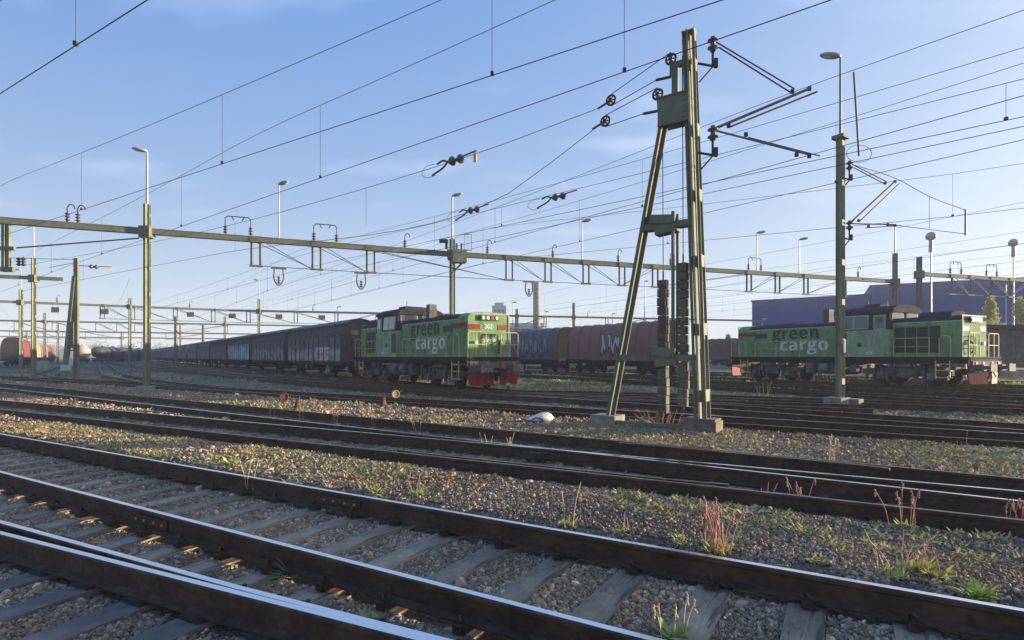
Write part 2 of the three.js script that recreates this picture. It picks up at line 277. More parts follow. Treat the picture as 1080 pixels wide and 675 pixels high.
// T2 and T3 join in a turnout with a frog and guard rails
{
  const t2 = track('second railway track running through the frog of the turnout'), p2 = ends(T2, 13, -46); railPair(t2, p2, { dull: [-1] }); sleepersOn(t2, p2, 0.3, 0.66, 24, 9);
  const t3 = track('third railway track diverging left from the frog of the turnout'), p3 = ends(T3, 13.5, -46); railPair(t3, p3, { lift: 0.003, dull: [1] }); sleepersOn(t3, p3, 0.1, 0.68, 30, 0);
  const guard = (trk, L, s, x0, x1, off, mt) => { const nX = n => n; const c = offsetLine(ends(L, x0, x1), s * 0.7525)
    , N = 12, g = []; for (let i = 0; i <= N; i++) { const f = i / N, e = Math.max(0, 0.1 - Math.min(f, 1 - f)) / 0.1; const p = [c[0][0] + (c[1][0] - c[0][0]) * f, c[0][1] + (c[1][1] - c[0][1]) * f], o = off + Math.sign(off) * e * 0.07; g.push([p[0] + L.ud * o, p[1] - L.ux * o]); }
    const r = mesh('guard_rail', sweep(g, RAILP, RB + 0.005), m.railRust, trk); mesh('running_surface', sweep(g, HEADP, RB + 0.005), mt, r); };
  guard(t2, T2, -1, 2.9, -1.6, 0.125, m.headDull); guard(t3, T3, 1, 4.9, 1.6, -0.125, m.headDull);
  nb().box(0.9, 0.11, 0.12, 0, 0, 0).build('frog', m.chair, t2).position.copy(P(0.75, 9.46, 0.1));
}
{
  const t4 = track('fourth railway track with a bright blue shining rail'), p4 = ends(T4, 20, -16); railPair(t4, p4, { dull: [-1] }); sleepersOn(t4, p4, 0.2, 0.7, 30, 0);
  const t9 = track('railway track bending away left toward the far tank wagons'); railPair(t9, curve([[-7, 22.5], [-14, 27.8], [-20, 33], [-26, 39.6], [-33, 47.5], [-41, 58], [-60, 84], [-93, 129], [-150, 205]], 60), { lift: 0.002, dull: true });
  const t4b = track('railway track crossing the left edge behind the green masts'); railPair(t4b, curve([[-16, T4.at(-16)], [-24, 34.2], [-34, 40.5], [-60, 56]], 20), { lift: 0.001, dull: true });
  const t5 = track('fifth railway track fanning out in front of the left locomotive'), p5 = [...ends(T5, 26, -14), [-40, 66.5], [-130, 178]]; railPair(t5, p5, { lift: 0.004, dull: [1] }); sleepersOn(t5, p5, 0.2, 0.75, 36, 0);
  const t10 = track('railway track curving off at the far left beside the box'); railPair(t10, curve([[-24, 35], [-30, 38.3], [-36, 43.5], [-44, 54], [-72, 92], [-130, 172]], 40), { lift: 0.003, dull: true });
  for (const [off, k] of [[-5.2, 0], [-10.4, 1]]) { const t = track(['railway track between the covered wagons and the front tracks', 'dark railway track two tracks in front of the covered wagons'][k]); const o = [[8 + 3 * k, 19.5 - 2 * k], [0, 24 - 0.8 * k], [-6, 29.2 - k], [-12, 36.2 - 2 * k], [-30, 60 - 3 * k], [-135, 205]]; railPair(t, curve(o, 50), { dull: true, lift: 0.001 + 0.002 * k }); }
}
// T6 under the left locomotive and its train, T7 under the right one and the tarpaulin wagons
const U1 = [-0.581, 0.814], A1 = [-0.8, 26.4], U2 = [-0.454, 0.891], A2 = [23.1, 27.7];
const on1 = (t, off = 0) => [A1[0] + U1[0] * t + U1[1] * off, A1[1] + U1[1] * t - U1[0] * off];
const on2 = (t, off = 0) => [A2[0] + U2[0] * t + U2[1] * off, A2[1] + U2[1] * t - U2[0] * off];
const T7P = curve([on2(-20), on2(-10), on2(0), on2(13.5), [12.9, 45.2], [6.3, 56.0], [-0.6, 67.2], [-30, 116], [-72, 186]], 80);
{
  const t6 = track('railway track under the left locomotive and the covered wagons'), p6 = [...curve([[24, 12], [17, 16.6], [8, 22.4], [3.2, 24.7], on1(-1), on1(1)], 30), on1(2), on1(30), on1(300)]; railPair(t6, p6, { dull: true }); sleepersOn(t6, p6, 0.3, 0.75, 36, 0);
  const t7 = track('railway track under the right locomotive and the tarpaulin wagons'); railPair(t7, T7P, { dull: true }); sleepersOn(t7, T7P, 0.3, 0.75, 45, 0);
  for (let k = 0; k < 4; k++) { const t = track(['first track behind the right locomotive', 'second track behind the right locomotive', 'track with grass in front of the tarpaulin wagons', 'track just in front of the right locomotive'][k]); const o = [5.2, 10.4, -5, -9.6][k]; railPair(t, [on2(k < 2 ? -14 : -12, o), on2(k === 3 ? 16 : 30, o), ...(k === 3 ? [[-3, 54]] : [on2(120, o)])], { dull: true, rusty: true, lift: 0.002 * (k % 2) }); }
}

// ------------------------------------------------------------------ covered vans
const WHEEL = r => [[0, -0.07], [r - 0.1, -0.07], [r - 0.09, -0.03], [r - 0.03, -0.06], [r + 0.02, -0.06], [r + 0.02, -0.03], [r, -0.02], [r, 0.07], [r - 0.06, 0.07], [r - 0.08, 0.03], [0.12, 0.05], [0.1, 0.1], [0, 0.1]];
const wheelGeo = nb().lathe(WHEEL(0.46), 0, 0, 0, 20, new THREE.Euler(Math.PI / 2, 0, 0)).geo();
function wheelset(parent, x, r = 0.46, g = wheelGeo) {
  for (const s of [-1, 1]) { const w = mesh('wheel', g, m.runningDark, parent); w.position.set(x, r, s * 0.75); if (s < 0) w.rotation.y = Math.PI; }
  nb().rod(V(x, r, -0.95), V(x, r, 0.95), 0.075, 8).build('axle', m.runningDark, parent);
}
const bufGeo = nb().lathe([[0, 0], [0.14, 0], [0.14, 0.1], [0.09, 0.12], [0.09, 0.4], [0.065, 0.41], [0.065, 0.5], [0.22, 0.53], [0.22, 0.57], [0, 0.59]], 0, 0, 0, 16, new THREE.Euler(0, 0, -Math.PI / 2)).geo();
function buffers(parent, xEnd, mt = m.running) { for (const e of [-1, 1]) { for (const s of [-1, 1]) { const b = mesh('buffer', bufGeo, mt, parent); b.position.set(e * xEnd, 1.02, s * 0.875); if (e < 0) b.rotation.y = Math.PI; } nb().bar(V(e * xEnd, 1.0, 0), V(e * (xEnd + 0.4), 0.98, 0), 0.09).add(new THREE.TorusGeometry(0.09, 0.03, 6, 10), new THREE.Matrix4().setPosition(e * (xEnd + 0.42), 0.9, 0)).build('coupling_hook', m.runningDark, parent); } }
function canvasTex(w, h, draw) { const c = document.createElement('canvas'); c.width = w; c.height = h; draw(c.getContext('2d'), w, h); const t = new THREE.CanvasTexture(c); t.colorSpace = THREE.SRGBColorSpace; return t; }
function streaks(g, w, h, n, cols, y0, y1, a) { for (let i = 0; i < n; i++) { g.globalAlpha = a * rnd(); g.fillStyle = cols[Math.floor(rnd() * cols.length)]; const x = rnd() * w, y = y0 + rnd() * (y1 - y0); g.fillRect(x, y, 2 + rnd() * 14, 4 + rnd() * (h - y) * 0.7); } g.globalAlpha = 1; }
function vanSide(k) {
  return canvasTex(1024, 192, (g, w, h) => {
    g.fillStyle = ['#6b5c5c', '#655a5a', '#857f80', '#746460'][k]; g.fillRect(0, 0, w, h); streaks(g, w, h, 240, ['#2e2628', '#6b5f5c', '#3a3032'], 0, h, 0.35);
    if (k === 0) { for (let i = 0; i < 260; i++) { g.globalAlpha = 0.25 + 0.4 * rnd(); g.fillStyle = ['#a9a795', '#8e9480', '#b9b4a4', '#7d7a70'][i % 4]; g.beginPath(); g.ellipse(rnd() * w, h * (0.52 + 0.45 * rnd()), 10 + 34 * rnd(), 6 + 22 * rnd(), rnd(), 0, 7); g.fill(); }
      g.globalAlpha = 1; g.fillStyle = '#c9c2ba'; g.fillRect(600, 84, 250, 100); g.font = 'bold 112px sans-serif'; g.fillStyle = '#a3283f'; g.fillText('HHF', 606, 178); g.strokeStyle = '#d6b0b4'; g.lineWidth = 4; g.strokeText('HHF', 606, 178); }
    if (k === 1) { for (let i = 0; i < 230; i++) { g.globalAlpha = 0.3 + 0.4 * rnd(); g.fillStyle = ['#8c927e', '#a6a596', '#6f7466'][i % 3]; g.fillRect(rnd() * w, h * (0.36 + 0.5 * rnd()), 8 + 40 * rnd(), 10 + 50 * rnd()); } }
    if (k === 2) { for (let i = 0; i < 420; i++) { g.globalAlpha = 0.35 + 0.4 * rnd(); g.fillStyle = ['#b4b4b6', '#a0a2a6', '#c4c2c0', '#8e8f94'][i % 4]; g.fillRect(rnd() * w, h * (0.10 + 0.6 * rnd()), 8 + 40 * rnd(), 20 + 90 * rnd()); } }
    if (k === 3) { for (let i = 0; i < 160; i++) { g.globalAlpha = 0.2 + 0.35 * rnd(); g.fillStyle = ['#8a7f74', '#9a948c', '#6b615a'][i % 3]; g.fillRect(rnd() * w, h * (0.45 + 0.5 * rnd()), 8 + 60 * rnd(), 6 + 40 * rnd()); } }
    g.globalAlpha = 1;
  });
}
const vanSideMats = [0, 1, 2, 3].map(k => new THREE.MeshStandardMaterial({ map: vanSide(k), roughness: 0.75 }));
const VL = 14.4;
function sidePanelGeo(L, y0, y1) { const g = new THREE.PlaneGeometry(L, y1 - y0); g.translate(0, (y0 + y1) / 2, 0); const b = new THREE.BoxGeometry(L, y1 - y0, 0.03); b.translate(0, (y0 + y1) / 2, 0); return b; }
const vanPanel = sidePanelGeo(VL - 0.2, 1.2, 3.05);
const vanBody = nb().prism([[-1.28, 1.15], [1.28, 1.15], [1.28, 3.05], [1.24, 3.35], [1.0, 3.82], [0.55, 4.1], [0, 4.2], [-0.55, 4.1], [-1.0, 3.82], [-1.24, 3.35], [-1.28, 3.05]], VL).geo();
const vanRoof = nb().prism([[-1.02, 3.84], [-0.55, 4.13], [0, 4.23], [0.55, 4.13], [1.02, 3.84], [1.06, 3.88], [0.57, 4.18], [0, 4.28], [-0.57, 4.18], [-1.06, 3.88]], VL + 0.3).geo();
const ribGeo = nb().box(0.07, 1.9, 0.07, 0, 2.1, 0).geo();
const upRib = nb().bar(V(0, 3.08, 0.0), V(0, 3.36, -0.05), 0.07, 0.05).bar(V(0, 3.36, -0.05), V(0, 3.86, -0.29), 0.07, 0.05).geo();
const vanFrame = (() => { const b = nb(); for (const s of [-1, 1]) b.box(VL - 0.2, 0.22, 0.1, 0, 1.06, s * 1.2).box(VL - 0.4, 0.06, 0.06, 0, 0.62, s * 1.15); b.box(VL, 0.2, 2.2, 0, 1.04, 0); for (const x of [-1, 1]) { b.box(0.14, 0.4, 2.6, x * (VL / 2 - 0.1), 1.02, 0); for (const s of [-1, 1]) { b.box(1.2, 0.2, 0.12, x * 4.2, 0.84, s * 1.02).box(0.34, 0.36, 0.18, x * 4.2, 0.5, s * 1.02).bar(V(x * 4.8, 0.95, s * 1.02), V(x * 4.35, 0.6, s * 1.02), 0.08).bar(V(x * 3.6, 0.95, s * 1.02), V(x * 4.05, 0.6, s * 1.02), 0.08); } } b.rod(V(-1.6, 0.7, 0.6), V(0.2, 0.7, 0.6), 0.22, 10).box(1.2, 0.4, 0.6, 1.5, 0.75, -0.4); return b.geo(); })();
function makeVan(k, label, full) {
  const t = thing('covered_wagon', label, 'freight wagon', P(0, 0), 0, 'covered wagons behind the left locomotive');
  mesh('body', vanBody, m.vanBrown, t); mesh('roof', vanRoof, m.vanRoof, t);
  for (const s of [-1, 1]) {
    const p = mesh('side_panel', vanPanel, vanSideMats[k], t); p.position.z = s * 1.29; if (s < 0) p.rotation.y = Math.PI;
    const n = full ? 11 : 5;
    for (let i = 0; i <= n; i++) { const x = -VL / 2 + 0.08 + (VL - 0.16) * i / n; const r = mesh('rib', ribGeo, m.vanRib, t); r.position.set(x, 0, s * 1.31); if (full) for (const h of [0, 0.5]) { if (i + h > n) continue; const u = mesh('upper_rib', upRib, m.vanRib, t); u.position.set(x + h * (VL - 0.16) / n, 0, s * 1.3); if (s < 0) u.rotation.y = Math.PI; } }
    const e = nb().box(VL, 0.07, 0.1, 0, 3.07, s * 1.31).build('rail_trim', m.vanRib, t);
  }
  mesh('underframe', vanFrame, m.runningDark, t);
  wheelset(t, -4.2); wheelset(t, 4.2); buffers(t, VL / 2, m.runningDark);
  if (full) { const pl = nb().box(0.02, 0.32, 0.5, VL / 2 + 0.02, 3.25, 0.35).build('end_plate', m.plate, t); for (let i = -1; i <= 1; i += 0.5) nb().box(0.08, 2.0, 0.1, VL / 2 + 0.03, 2.15, i * 1.15).build('end_post', m.vanRib, t); }
  return t;
}
const turn1 = -(Math.PI / 2 - Math.atan2(-U1[0], U1[1])), turn2 = -(Math.PI / 2 - Math.atan2(-U2[0], U2[1]));
{
  const looks = [[0, 'brown covered wagon next to the left locomotive with red graffiti letters', true], [1, 'covered wagon with yellowish smeared graffiti, second behind the left locomotive', true], [2, 'covered wagon with whitish painted side, third behind the left locomotive', true], [3, 'brown grey covered wagon, fourth behind the left locomotive', true]];
  const ord = ['fifth', 'sixth', 'seventh', 'eighth', 'ninth', 'tenth', 'eleventh', 'twelfth', 'thirteenth', 'fourteenth'];
  let simple;
  for (let i = 0; i < 14; i++) {
    const c = on1(17.3 + VL / 2 + i * 15.65), pos = P(c[0], c[1], 0.2);
    if (i < 4) { const v = makeVan(...looks[i]); v.position.copy(pos); v.rotation.y = turn1; }
    else { const lab = 'dark covered wagon, ' + ord[i - 4] + ' behind the left locomotive'; if (!simple) { simple = makeVan(3, lab, false); simple.position.copy(pos); simple.rotation.y = turn1; } else copyOf(simple, lab, pos, turn1); }
  }
}

// ------------------------------------------------------------------ tarpaulin wagons
const TL = 12.8;
function archPts(w, yb, yt, n = 14) { const o = []; for (let i = 0; i <= n; i++) { const a = Math.PI * i / n, c = Math.cos(a), s = Math.sin(a); o.push([w * Math.sign(c) * Math.pow(Math.abs(c), 0.55), yb + (yt - yb) * Math.pow(s, 0.62)]); } return o; }
function tarpGeo(L) {                                                   // draped skin with a faint sag between its hoops
  const n = 18, m2 = 56, pos = [], uv = [], idx = [];
  for (let i = 0; i <= m2; i++) for (let j = 0; j <= n; j++) { const f = i / m2, k = 1 - 0.018 * Math.abs(Math.sin(f * Math.PI * 8)); const a = archPts(1.36, 1.3, 4.5, n)[j]; pos.push(-L / 2 + L * f, 1.3 + (a[1] - 1.3) * k, a[0] * k); uv.push(f, j / n); }
  for (let i = 0; i < m2; i++) for (let j = 0; j < n; j++) { const a = i * (n + 1) + j; idx.push(a, a + 1, a + n + 1, a + 1, a + n + 2, a + n + 1); }
  const g = new THREE.BufferGeometry(); g.setAttribute('position', new THREE.Float32BufferAttribute(pos, 3)); g.setAttribute('uv', new THREE.Float32BufferAttribute(uv, 2)); g.setIndex(idx); g.computeVertexNormals(); return g;
}
const tarpG = tarpGeo(TL - 0.7);
const hoopGeo = (() => { const a = archPts(1.375, 1.3, 4.52, 16).map(p => V(0, p[1], p[0])); return nb().poly(a, 0.03, 5).geo(); })();
const tarpEnd = nb().prism([...archPts(1.34, 1.3, 4.47, 14)], 0.16).geo();
const tarpFrame = (() => { const b = nb(); b.box(TL, 0.3, 2.7, 0, 1.12, 0).box(TL - 4, 0.3, 1.2, 0, 0.85, 0); for (const x of [-1, 1]) { for (const s of [-1, 1]) { b.box(2.4, 0.22, 0.14, x * 4.1, 0.62, s * 1.0); for (const a of [-0.9, 0.9]) b.box(0.3, 0.36, 0.2, x * 4.1 + a, 0.46, s * 1.02); } b.box(0.12, 0.5, 2.7, x * (TL / 2), 1.1, 0); for (const s of [-1, 1]) b.bar(V(x * (TL / 2 - 0.1), 1.2, s * 1.2), V(x * (TL / 2 - 0.1), 2.9, s * 1.2), 0.08); } return b.geo(); })();
function tarpTex(base, patches, text, tcol, tx) {
  return canvasTex(1024, 512, (g, w, h) => {
    g.fillStyle = base; g.fillRect(0, 0, w, h); for (let i = 0; i < 300; i++) { g.globalAlpha = 0.22 * rnd(); g.fillStyle = patches[i % patches.length]; g.beginPath(); g.ellipse(rnd() * w, rnd() * h, 20 + 90 * rnd(), 4 + 16 * rnd(), rnd() - 0.5, 0, 7); g.fill(); }
    g.globalAlpha = 0.5; g.strokeStyle = patches[0]; g.lineWidth = 2; for (let i = 0; i < 40; i++) { const x = rnd() * w, y = rnd() * h; g.beginPath(); g.moveTo(x, y); g.lineTo(x + 60 * rnd() - 10, y + 60 * rnd()); g.stroke(); }
    g.globalAlpha = 0.9;
    for (const flip of [0, 1]) { g.save(); if (flip) { g.translate(0, h); g.scale(1, 1); g.translate(0, 0); }                         // both long sides
      const y = flip ? -18 : 112; g.translate(0, y); if (!flip) { g.translate(w, -60); g.rotate(Math.PI); }
      g.lineJoin = g.lineCap = 'round'; let x = tx; const glyphs = [...text].map((ch, gi) => { const k = ch.charCodeAt(0) + gi * 31, hh = 58 + 30 * hash2(k, 1), ww = 40 + 34 * hash2(k, 2), p = [[x + ww * hash2(k, 7) * 0.3, -4 - hh * 0.9 * (gi % 2)]]; for (let q = 0; q < 5; q++) p.push([x + ww * hash2(k, 11 + q), -hh * hash2(k, 21 + q)]); p.push([x + ww * (0.8 + 0.3 * hash2(k, 4)), -2 - 20 * hash2(k, 5)]); x += ww + 16; return p; });
      for (const [lw, col] of [[34, 'rgba(28,26,32,0.8)'], [17, tcol]]) for (const p of glyphs) { g.lineWidth = lw; g.strokeStyle = col; g.beginPath(); g.moveTo(...p[0]); for (let i = 1; i < p.length - 1; i++) g.quadraticCurveTo(p[i][0], p[i][1], (p[i][0] + p[i + 1][0]) / 2, (p[i][1] + p[i + 1][1]) / 2); g.lineTo(...p[p.length - 1]); g.stroke(); }
      g.restore(); }
    g.globalAlpha = 1;
  });
}
function makeTarp(label, mt, group) {
  const t = thing('tarpaulin_wagon', label, 'freight wagon', P(0, 0), 0, group);
  mesh('tarpaulin', tarpG, mt, t); for (let i = 0; i <= 8; i++) mesh('hoop', hoopGeo, mt, t).position.x = -(TL - 0.7) / 2 + (TL - 0.7) * i / 8;
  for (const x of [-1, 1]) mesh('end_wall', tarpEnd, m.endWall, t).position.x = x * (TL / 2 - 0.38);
  mesh('underframe', tarpFrame, m.runningDark, t); for (const x of [-5, -3.2, 3.2, 5]) wheelset(t, x); buffers(t, TL / 2, m.runningDark); return t;
}
{
  const place = (t, a, b) => { t.position.copy(P((a[0] + b[0]) / 2, (a[1] + b[1]) / 2, 0.2)); t.rotation.y = Math.atan2(a[1] - b[1], a[0] - b[0]); };
  const red = new THREE.MeshStandardMaterial({ map: tarpTex('#84504e', ['#5d3a3e', '#935c5a', '#6b4a4c'], 'BON', '#c9c6c6', 400), roughness: 0.6 });
  const blue = new THREE.MeshStandardMaterial({ map: tarpTex('#484d55', ['#33383f', '#565c66', '#3d4149'], 'PYEKOENEX', '#8d8590', 230), roughness: 0.6 });
  // points along the wagons' track
  let acc = 0; const walk = s => { let q = s; for (let i = 1; i < T7P.length; i++) { const L = Math.hypot(T7P[i][0] - T7P[i - 1][0], T7P[i][1] - T7P[i - 1][1]); if (q <= L) return [T7P[i - 1][0] + (T7P[i][0] - T7P[i - 1][0]) * q / L, T7P[i - 1][1] + (T7P[i][1] - T7P[i - 1][1]) * q / L]; q -= L; } return T7P[T7P.length - 1]; };
  let s = 20 + 20.0;
  for (const [lab, mt] of [['faded red tarpaulin wagon with white graffiti letters behind the A-frame mast', red], ['blue grey tarpaulin wagon with pale graffiti right of the left locomotive', blue]]) { place(makeTarp(lab, mt, 'tarpaulin wagons behind the A-frame mast'), walk(s), walk(s + TL)); s += TL + 1.2; }
  const bv = thing('high_roof_wagon', 'brown wagon roof showing above the left locomotive cab end', 'freight wagon', P(...on1(20.5, 4.6), 0.2), turn1);
  nb().prism(archPts(1.35, 1.2, 4.75, 14), 12).build('body', m.brownWagon, bv); nb().box(12.2, 0.3, 2.6, 0, 1.05, 0).build('underframe', m.runningDark, bv); wheelset(bv, -4); wheelset(bv, 4); buffers(bv, 6, m.runningDark);
  ['second', 'third', 'fourth', 'fifth', 'sixth'].forEach((w, i) => copyOf(bv, w + ' brown wagon added unseen behind the covered wagons to block the sun', P(...on1(20.5 + 13.4 * (i + 1), 4.6), 0.2), turn1));  // copies out of sight, added to stop sun slits between the vans
  // far left string
  const lm = [['#8e4348', 'dark red'], ['#b57f7c', 'pale pink'], ['#b9a88f', 'cream'], ['#ad857c', 'dusty pink'], ['#a98a80', 'beige pink'], ['#9b7c76', 'dull rose'], ['#8d5a55', 'rust red'], ['#a08478', 'grey pink']];
  const UL = [-0.597, 0.802];
  lm.forEach(([c, w], i) => { const mt = new THREE.MeshStandardMaterial({ map: tWear, color: new THREE.Color(c), roughness: 0.7 }); const t = makeTarp(w + ' tarpaulin wagon, ' + ['first', 'second', 'third', 'fourth', 'fifth', 'sixth', 'seventh', 'eighth'][i] + ' of the string at the left edge', mt, 'wagons at the far left'); const k = i * 14.2 - 12, a = [-84 + UL[0] * k, 97 + UL[1] * k]; place(t, a, [a[0] + UL[0] * TL, a[1] + UL[1] * TL]); });
  const brown = makeTarp('dark brown wagon far behind, between mast and right locomotive', new THREE.MeshStandardMaterial({ map: tGrime, color: lin(0.12, 0.06, 0.05), roughness: 0.8 }), 'wagons far behind'); brown.position.copy(P(36, 92, 0.2)); brown.rotation.y = turn2;
}
// tank wagons far away
{
  const make = (label, mt) => { const t = thing('tank_wagon', label, 'tank wagon', P(0, 0), 0, 'tank wagons far down the yard'); nb().lathe([[0, -6], [0.9, -5.9], [1.35, -5.5], [1.45, -5], [1.45, 5], [1.35, 5.5], [0.9, 5.9], [0, 6]], 0, 2.65, 0, 20, new THREE.Euler(0, 0, Math.PI / 2)).build('tank', mt, t); nb().rod(V(0, 4, 0), V(0, 4.35, 0), 0.35, 12).build('dome', mt, t); nb().box(12.8, 0.3, 2.3, 0, 1.05, 0).box(2.4, 0.5, 2.4, 3.9, 0.6, 0).box(2.4, 0.5, 2.4, -3.9, 0.6, 0).build('underframe', m.runningDark, t); for (const x of [-4.8, -3, 3, 4.8]) wheelset(t, x); return t; };
  const w = make('cream tank wagon with round end far down the left tracks', mat(0.6, 0.52, 0.38, 0.5, 0, tWear)); w.position.copy(P(-101, 134, 0.2)); w.rotation.y = turn1;
  const dk = mat(0.05, 0.048, 0.05, 0.7, 0, tGrime); let first;
  for (let i = 0; i < 5; i++) { const lab = ['dark tank wagon, leftmost of the far dark row', 'dark tank wagon, second from left in the far dark row', 'dark tank wagon, third from left in the far dark row', 'dark tank wagon, fourth from left in the far dark row', 'dark tank wagon, nearest the pale green mast in the far dark row'][i], pos = P(-108 - 2.8 * i, 150 + i * 8, 0.2), a = -1.15; if (!first) { first = make(lab, dk); first.position.copy(pos); first.rotation.y = a; } else copyOf(first, lab, pos, a); }
}

// ------------------------------------------------------------------ diesel locomotives
const fontBold = await new FontLoader().loadAsync('fonts/droid/droid_sans_bold.typeface.json');
function textGeo(str, h, width) { const g = new TextGeometry(str, { font: fontBold, size: h, depth: 0.006, curveSegments: 4, bevelEnabled: false }); g.computeBoundingBox(); const bb = g.boundingBox; g.translate(-(bb.min.x + bb.max.x) / 2, 0, 0); if (width) g.scale(width / (bb.max.x - bb.min.x), 1, 1); return g; }
const tGreen = textGeo('green', 0.74, 3.25), tCargo = textGeo('cargo', 0.74, 3.25), tSmall1 = textGeo('green', 0.2, 0.8), tSmall2 = textGeo('cargo', 0.2, 0.8), tNum = textGeo('362', 0.21, 0.46), tSide = textGeo('0381', 0.15, 0.45);
const locoWheel = nb().lathe(WHEEL(0.515), 0, 0, 0, 24, new THREE.Euler(Math.PI / 2, 0, 0)).geo();
const springGeo = (() => { const pts = []; for (let i = 0; i <= 40; i++) pts.push(V(0.085 * Math.cos(i * 0.94), 0.36 * i / 40, 0.085 * Math.sin(i * 0.94))); return nb().tube(pts, 0.02, 5, 60).geo(); })();
function makeLoco(label, first) {
  const t = thing('diesel_locomotive', label, 'locomotive', P(0, 0), 0, 'green diesel locomotives');
  // frame, deck and underfloor
  nb().box(14.3, 0.26, 2.6, 0, 1.33, 0).box(14.4, 0.07, 2.98, 0, 1.495, 0).box(14.3, 0.1, 0.08, 0, 1.40, 1.44).box(14.3, 0.1, 0.08, 0, 1.40, -1.44).build('frame', m.runningDark, t);
  for (const e of [-1, 1]) {
    const hs = nb().box(0.16, 0.5, 2.75, e * 7.18, 1.08, 0).build('headstock', m.running, t);
    for (const z of [-1.05, 0.42, -0.42, 1.05]) nb().box(0.02, 0.34, 0.2, e * 7.27, 1.12, z).build('warning_stripe', m.orange, hs);
    for (const s of [-1, 1]) {                                          // snow plough blades
      const g = nb().add((() => { const sh = new THREE.Shape([[0, 0], [1.15, 0], [1.32, 0.6], [0.05, 0.56]].map(p => new THREE.Vector2(...p))); return new THREE.ExtrudeGeometry(sh, { depth: 0.05, bevelEnabled: false }); })(), new THREE.Matrix4().makeRotationY(Math.PI / 2));
      const pl = g.build('plough_blade', m.red, t); pl.position.set(e * 7.35, 0.22, s * 0.16); pl.scale.z = -s; pl.rotation.y = -s * e * 0.22;
    }
    for (const s of [-1, 1]) {                                          // corner steps
      const b = nb(); for (const y of [0.5, 0.85, 1.18]) b.box(0.62, 0.04, 0.26, e * 6.0, y, s * 1.3); for (const x of [-0.31, 0.31]) b.bar(V(e * 6.0 + x, 0.45, s * 1.42), V(e * 6.0 + x, 1.5, s * 1.42), 0.05); b.build('steps', m.yellow, t);
    }
    nb().rod(V(e * 7.28, 1.0, 0.3), V(e * 7.45, 0.55, 0.32), 0.03).tube([V(e * 7.28, 1.0, -0.35), V(e * 7.5, 0.75, -0.38), V(e * 7.42, 0.45, -0.4)], 0.03).tube([V(e * 7.28, 1.05, 0.55), V(e * 7.48, 0.75, 0.6), V(e * 7.4, 0.5, 0.62)], 0.03).build('brake_hoses', m.runningDark, t);
  }
  buffers(t, 7.25, m.running); for (const e of [-1, 1]) for (const s of [-1, 1]) nb().box(0.05, 0.36, 0.6, e * 7.86, 1.02, s * 0.875).box(0.3, 0.3, 0.34, e * 7.4, 1.02, s * 0.875).build('buffer_plate', m.tankGrey, t);
  // bogies
  for (const e of [-1, 1]) {
    const bg = nb();
    for (const s of [-1, 1]) {
      bg.box(3.9, 0.28, 0.12, e * 4.1, 0.78, s * 1.055);
      bg.box(0.9, 0.34, 0.16, e * 4.1, 0.62, s * 1.08).box(0.5, 0.3, 0.2, e * 4.1 - 1.95, 0.74, s * 1.06).box(0.5, 0.3, 0.2, e * 4.1 + 1.95, 0.74, s * 1.06);
      for (const a of [-1.25, 1.25]) { bg.box(0.12, 0.62, 0.1, e * 4.1 + a - 0.34, 0.62, s * 1.12).box(0.12, 0.62, 0.1, e * 4.1 + a + 0.34, 0.62, s * 1.12); bg.bar(V(e * 4.1 + a - 0.6, 1.15, s * 1.2), V(e * 4.1 + a - 0.74, 0.35, s * 1.16), 0.16, 0.1).bar(V(e * 4.1 + a + 0.6, 1.1, s * 1.2), V(e * 4.1 + a + 0.72, 0.4, s * 1.16), 0.12, 0.09); }
      bg.rod(V(e * 4.1 - 0.4, 1.08, s * 1.22), V(e * 4.1 + 0.4, 1.08, s * 1.22), 0.13, 10);
    }
    bg.box(3.2, 0.3, 1.9, e * 4.1, 0.86, 0);
    const bo = bg.build('bogie', m.running, t);
    for (const a of [-1.25, 1.25]) for (const s of [-1, 1]) {
      const w = mesh('wheel', locoWheel, m.runningDark, bo); w.position.set(e * 4.1 + a, 0.515, s * 0.75); if (s < 0) w.rotation.y = Math.PI;
      nb().box(0.36, 0.34, 0.2, e * 4.1 + a, 0.52, s * 1.1).rod(V(e * 4.1 + a, 0.52, s * 1.1), V(e * 4.1 + a, 0.52, s * 1.26), 0.13, 10).build('axle_box', m.tankGrey, bo);
      for (const q of [-0.22, 0.22]) mesh('coil_spring', springGeo, m.runningDark, bo).position.set(e * 4.1 + a + q, 0.72, s * 1.12);
    }
  }
  nb().box(2.2, 0.62, 2.3, 0.1, 0.83, 0).build('fuel_tank', m.running, t);
  for (const s of [-1, 1]) { const b = nb(); b.rod(V(-1.0, 0.82, s * 1.28), V(-0.5, 0.82, s * 1.28), 0.33, 14).rod(V(0.0, 0.88, s * 1.26), V(0.5, 0.88, s * 1.26), 0.3, 14); b.build('air_tank', m.tankGrey, t); nb().box(0.5, 0.55, 0.3, 1.15, 0.85, s * 1.26).box(0.4, 0.4, 0.28, -1.5, 0.9, s * 1.27).build('battery_box', m.running, t); const lad = nb(); for (const y of [0.45, 0.75, 1.05, 1.3]) lad.box(0.4, 0.04, 0.1, 0.75, y, s * 1.42); lad.bar(V(0.55, 0.4, s * 1.42), V(0.55, 1.5, s * 1.42), 0.04).bar(V(0.95, 0.4, s * 1.42), V(0.95, 1.5, s * 1.42), 0.04).build('ladder', m.running, t);
    nb().tube([V(-5.9, 1.2, s * 1.3), V(-3, 1.18, s * 1.36), V(0, 1.2, s * 1.36), V(3, 1.18, s * 1.36), V(5.6, 1.22, s * 1.3)], 0.03, 5).build('pipe', m.runningDark, t); }
  // hoods
  const hood = (w, y0, y1) => [[-w, y0], [w, y0], [w, y1], [-w, y1]];
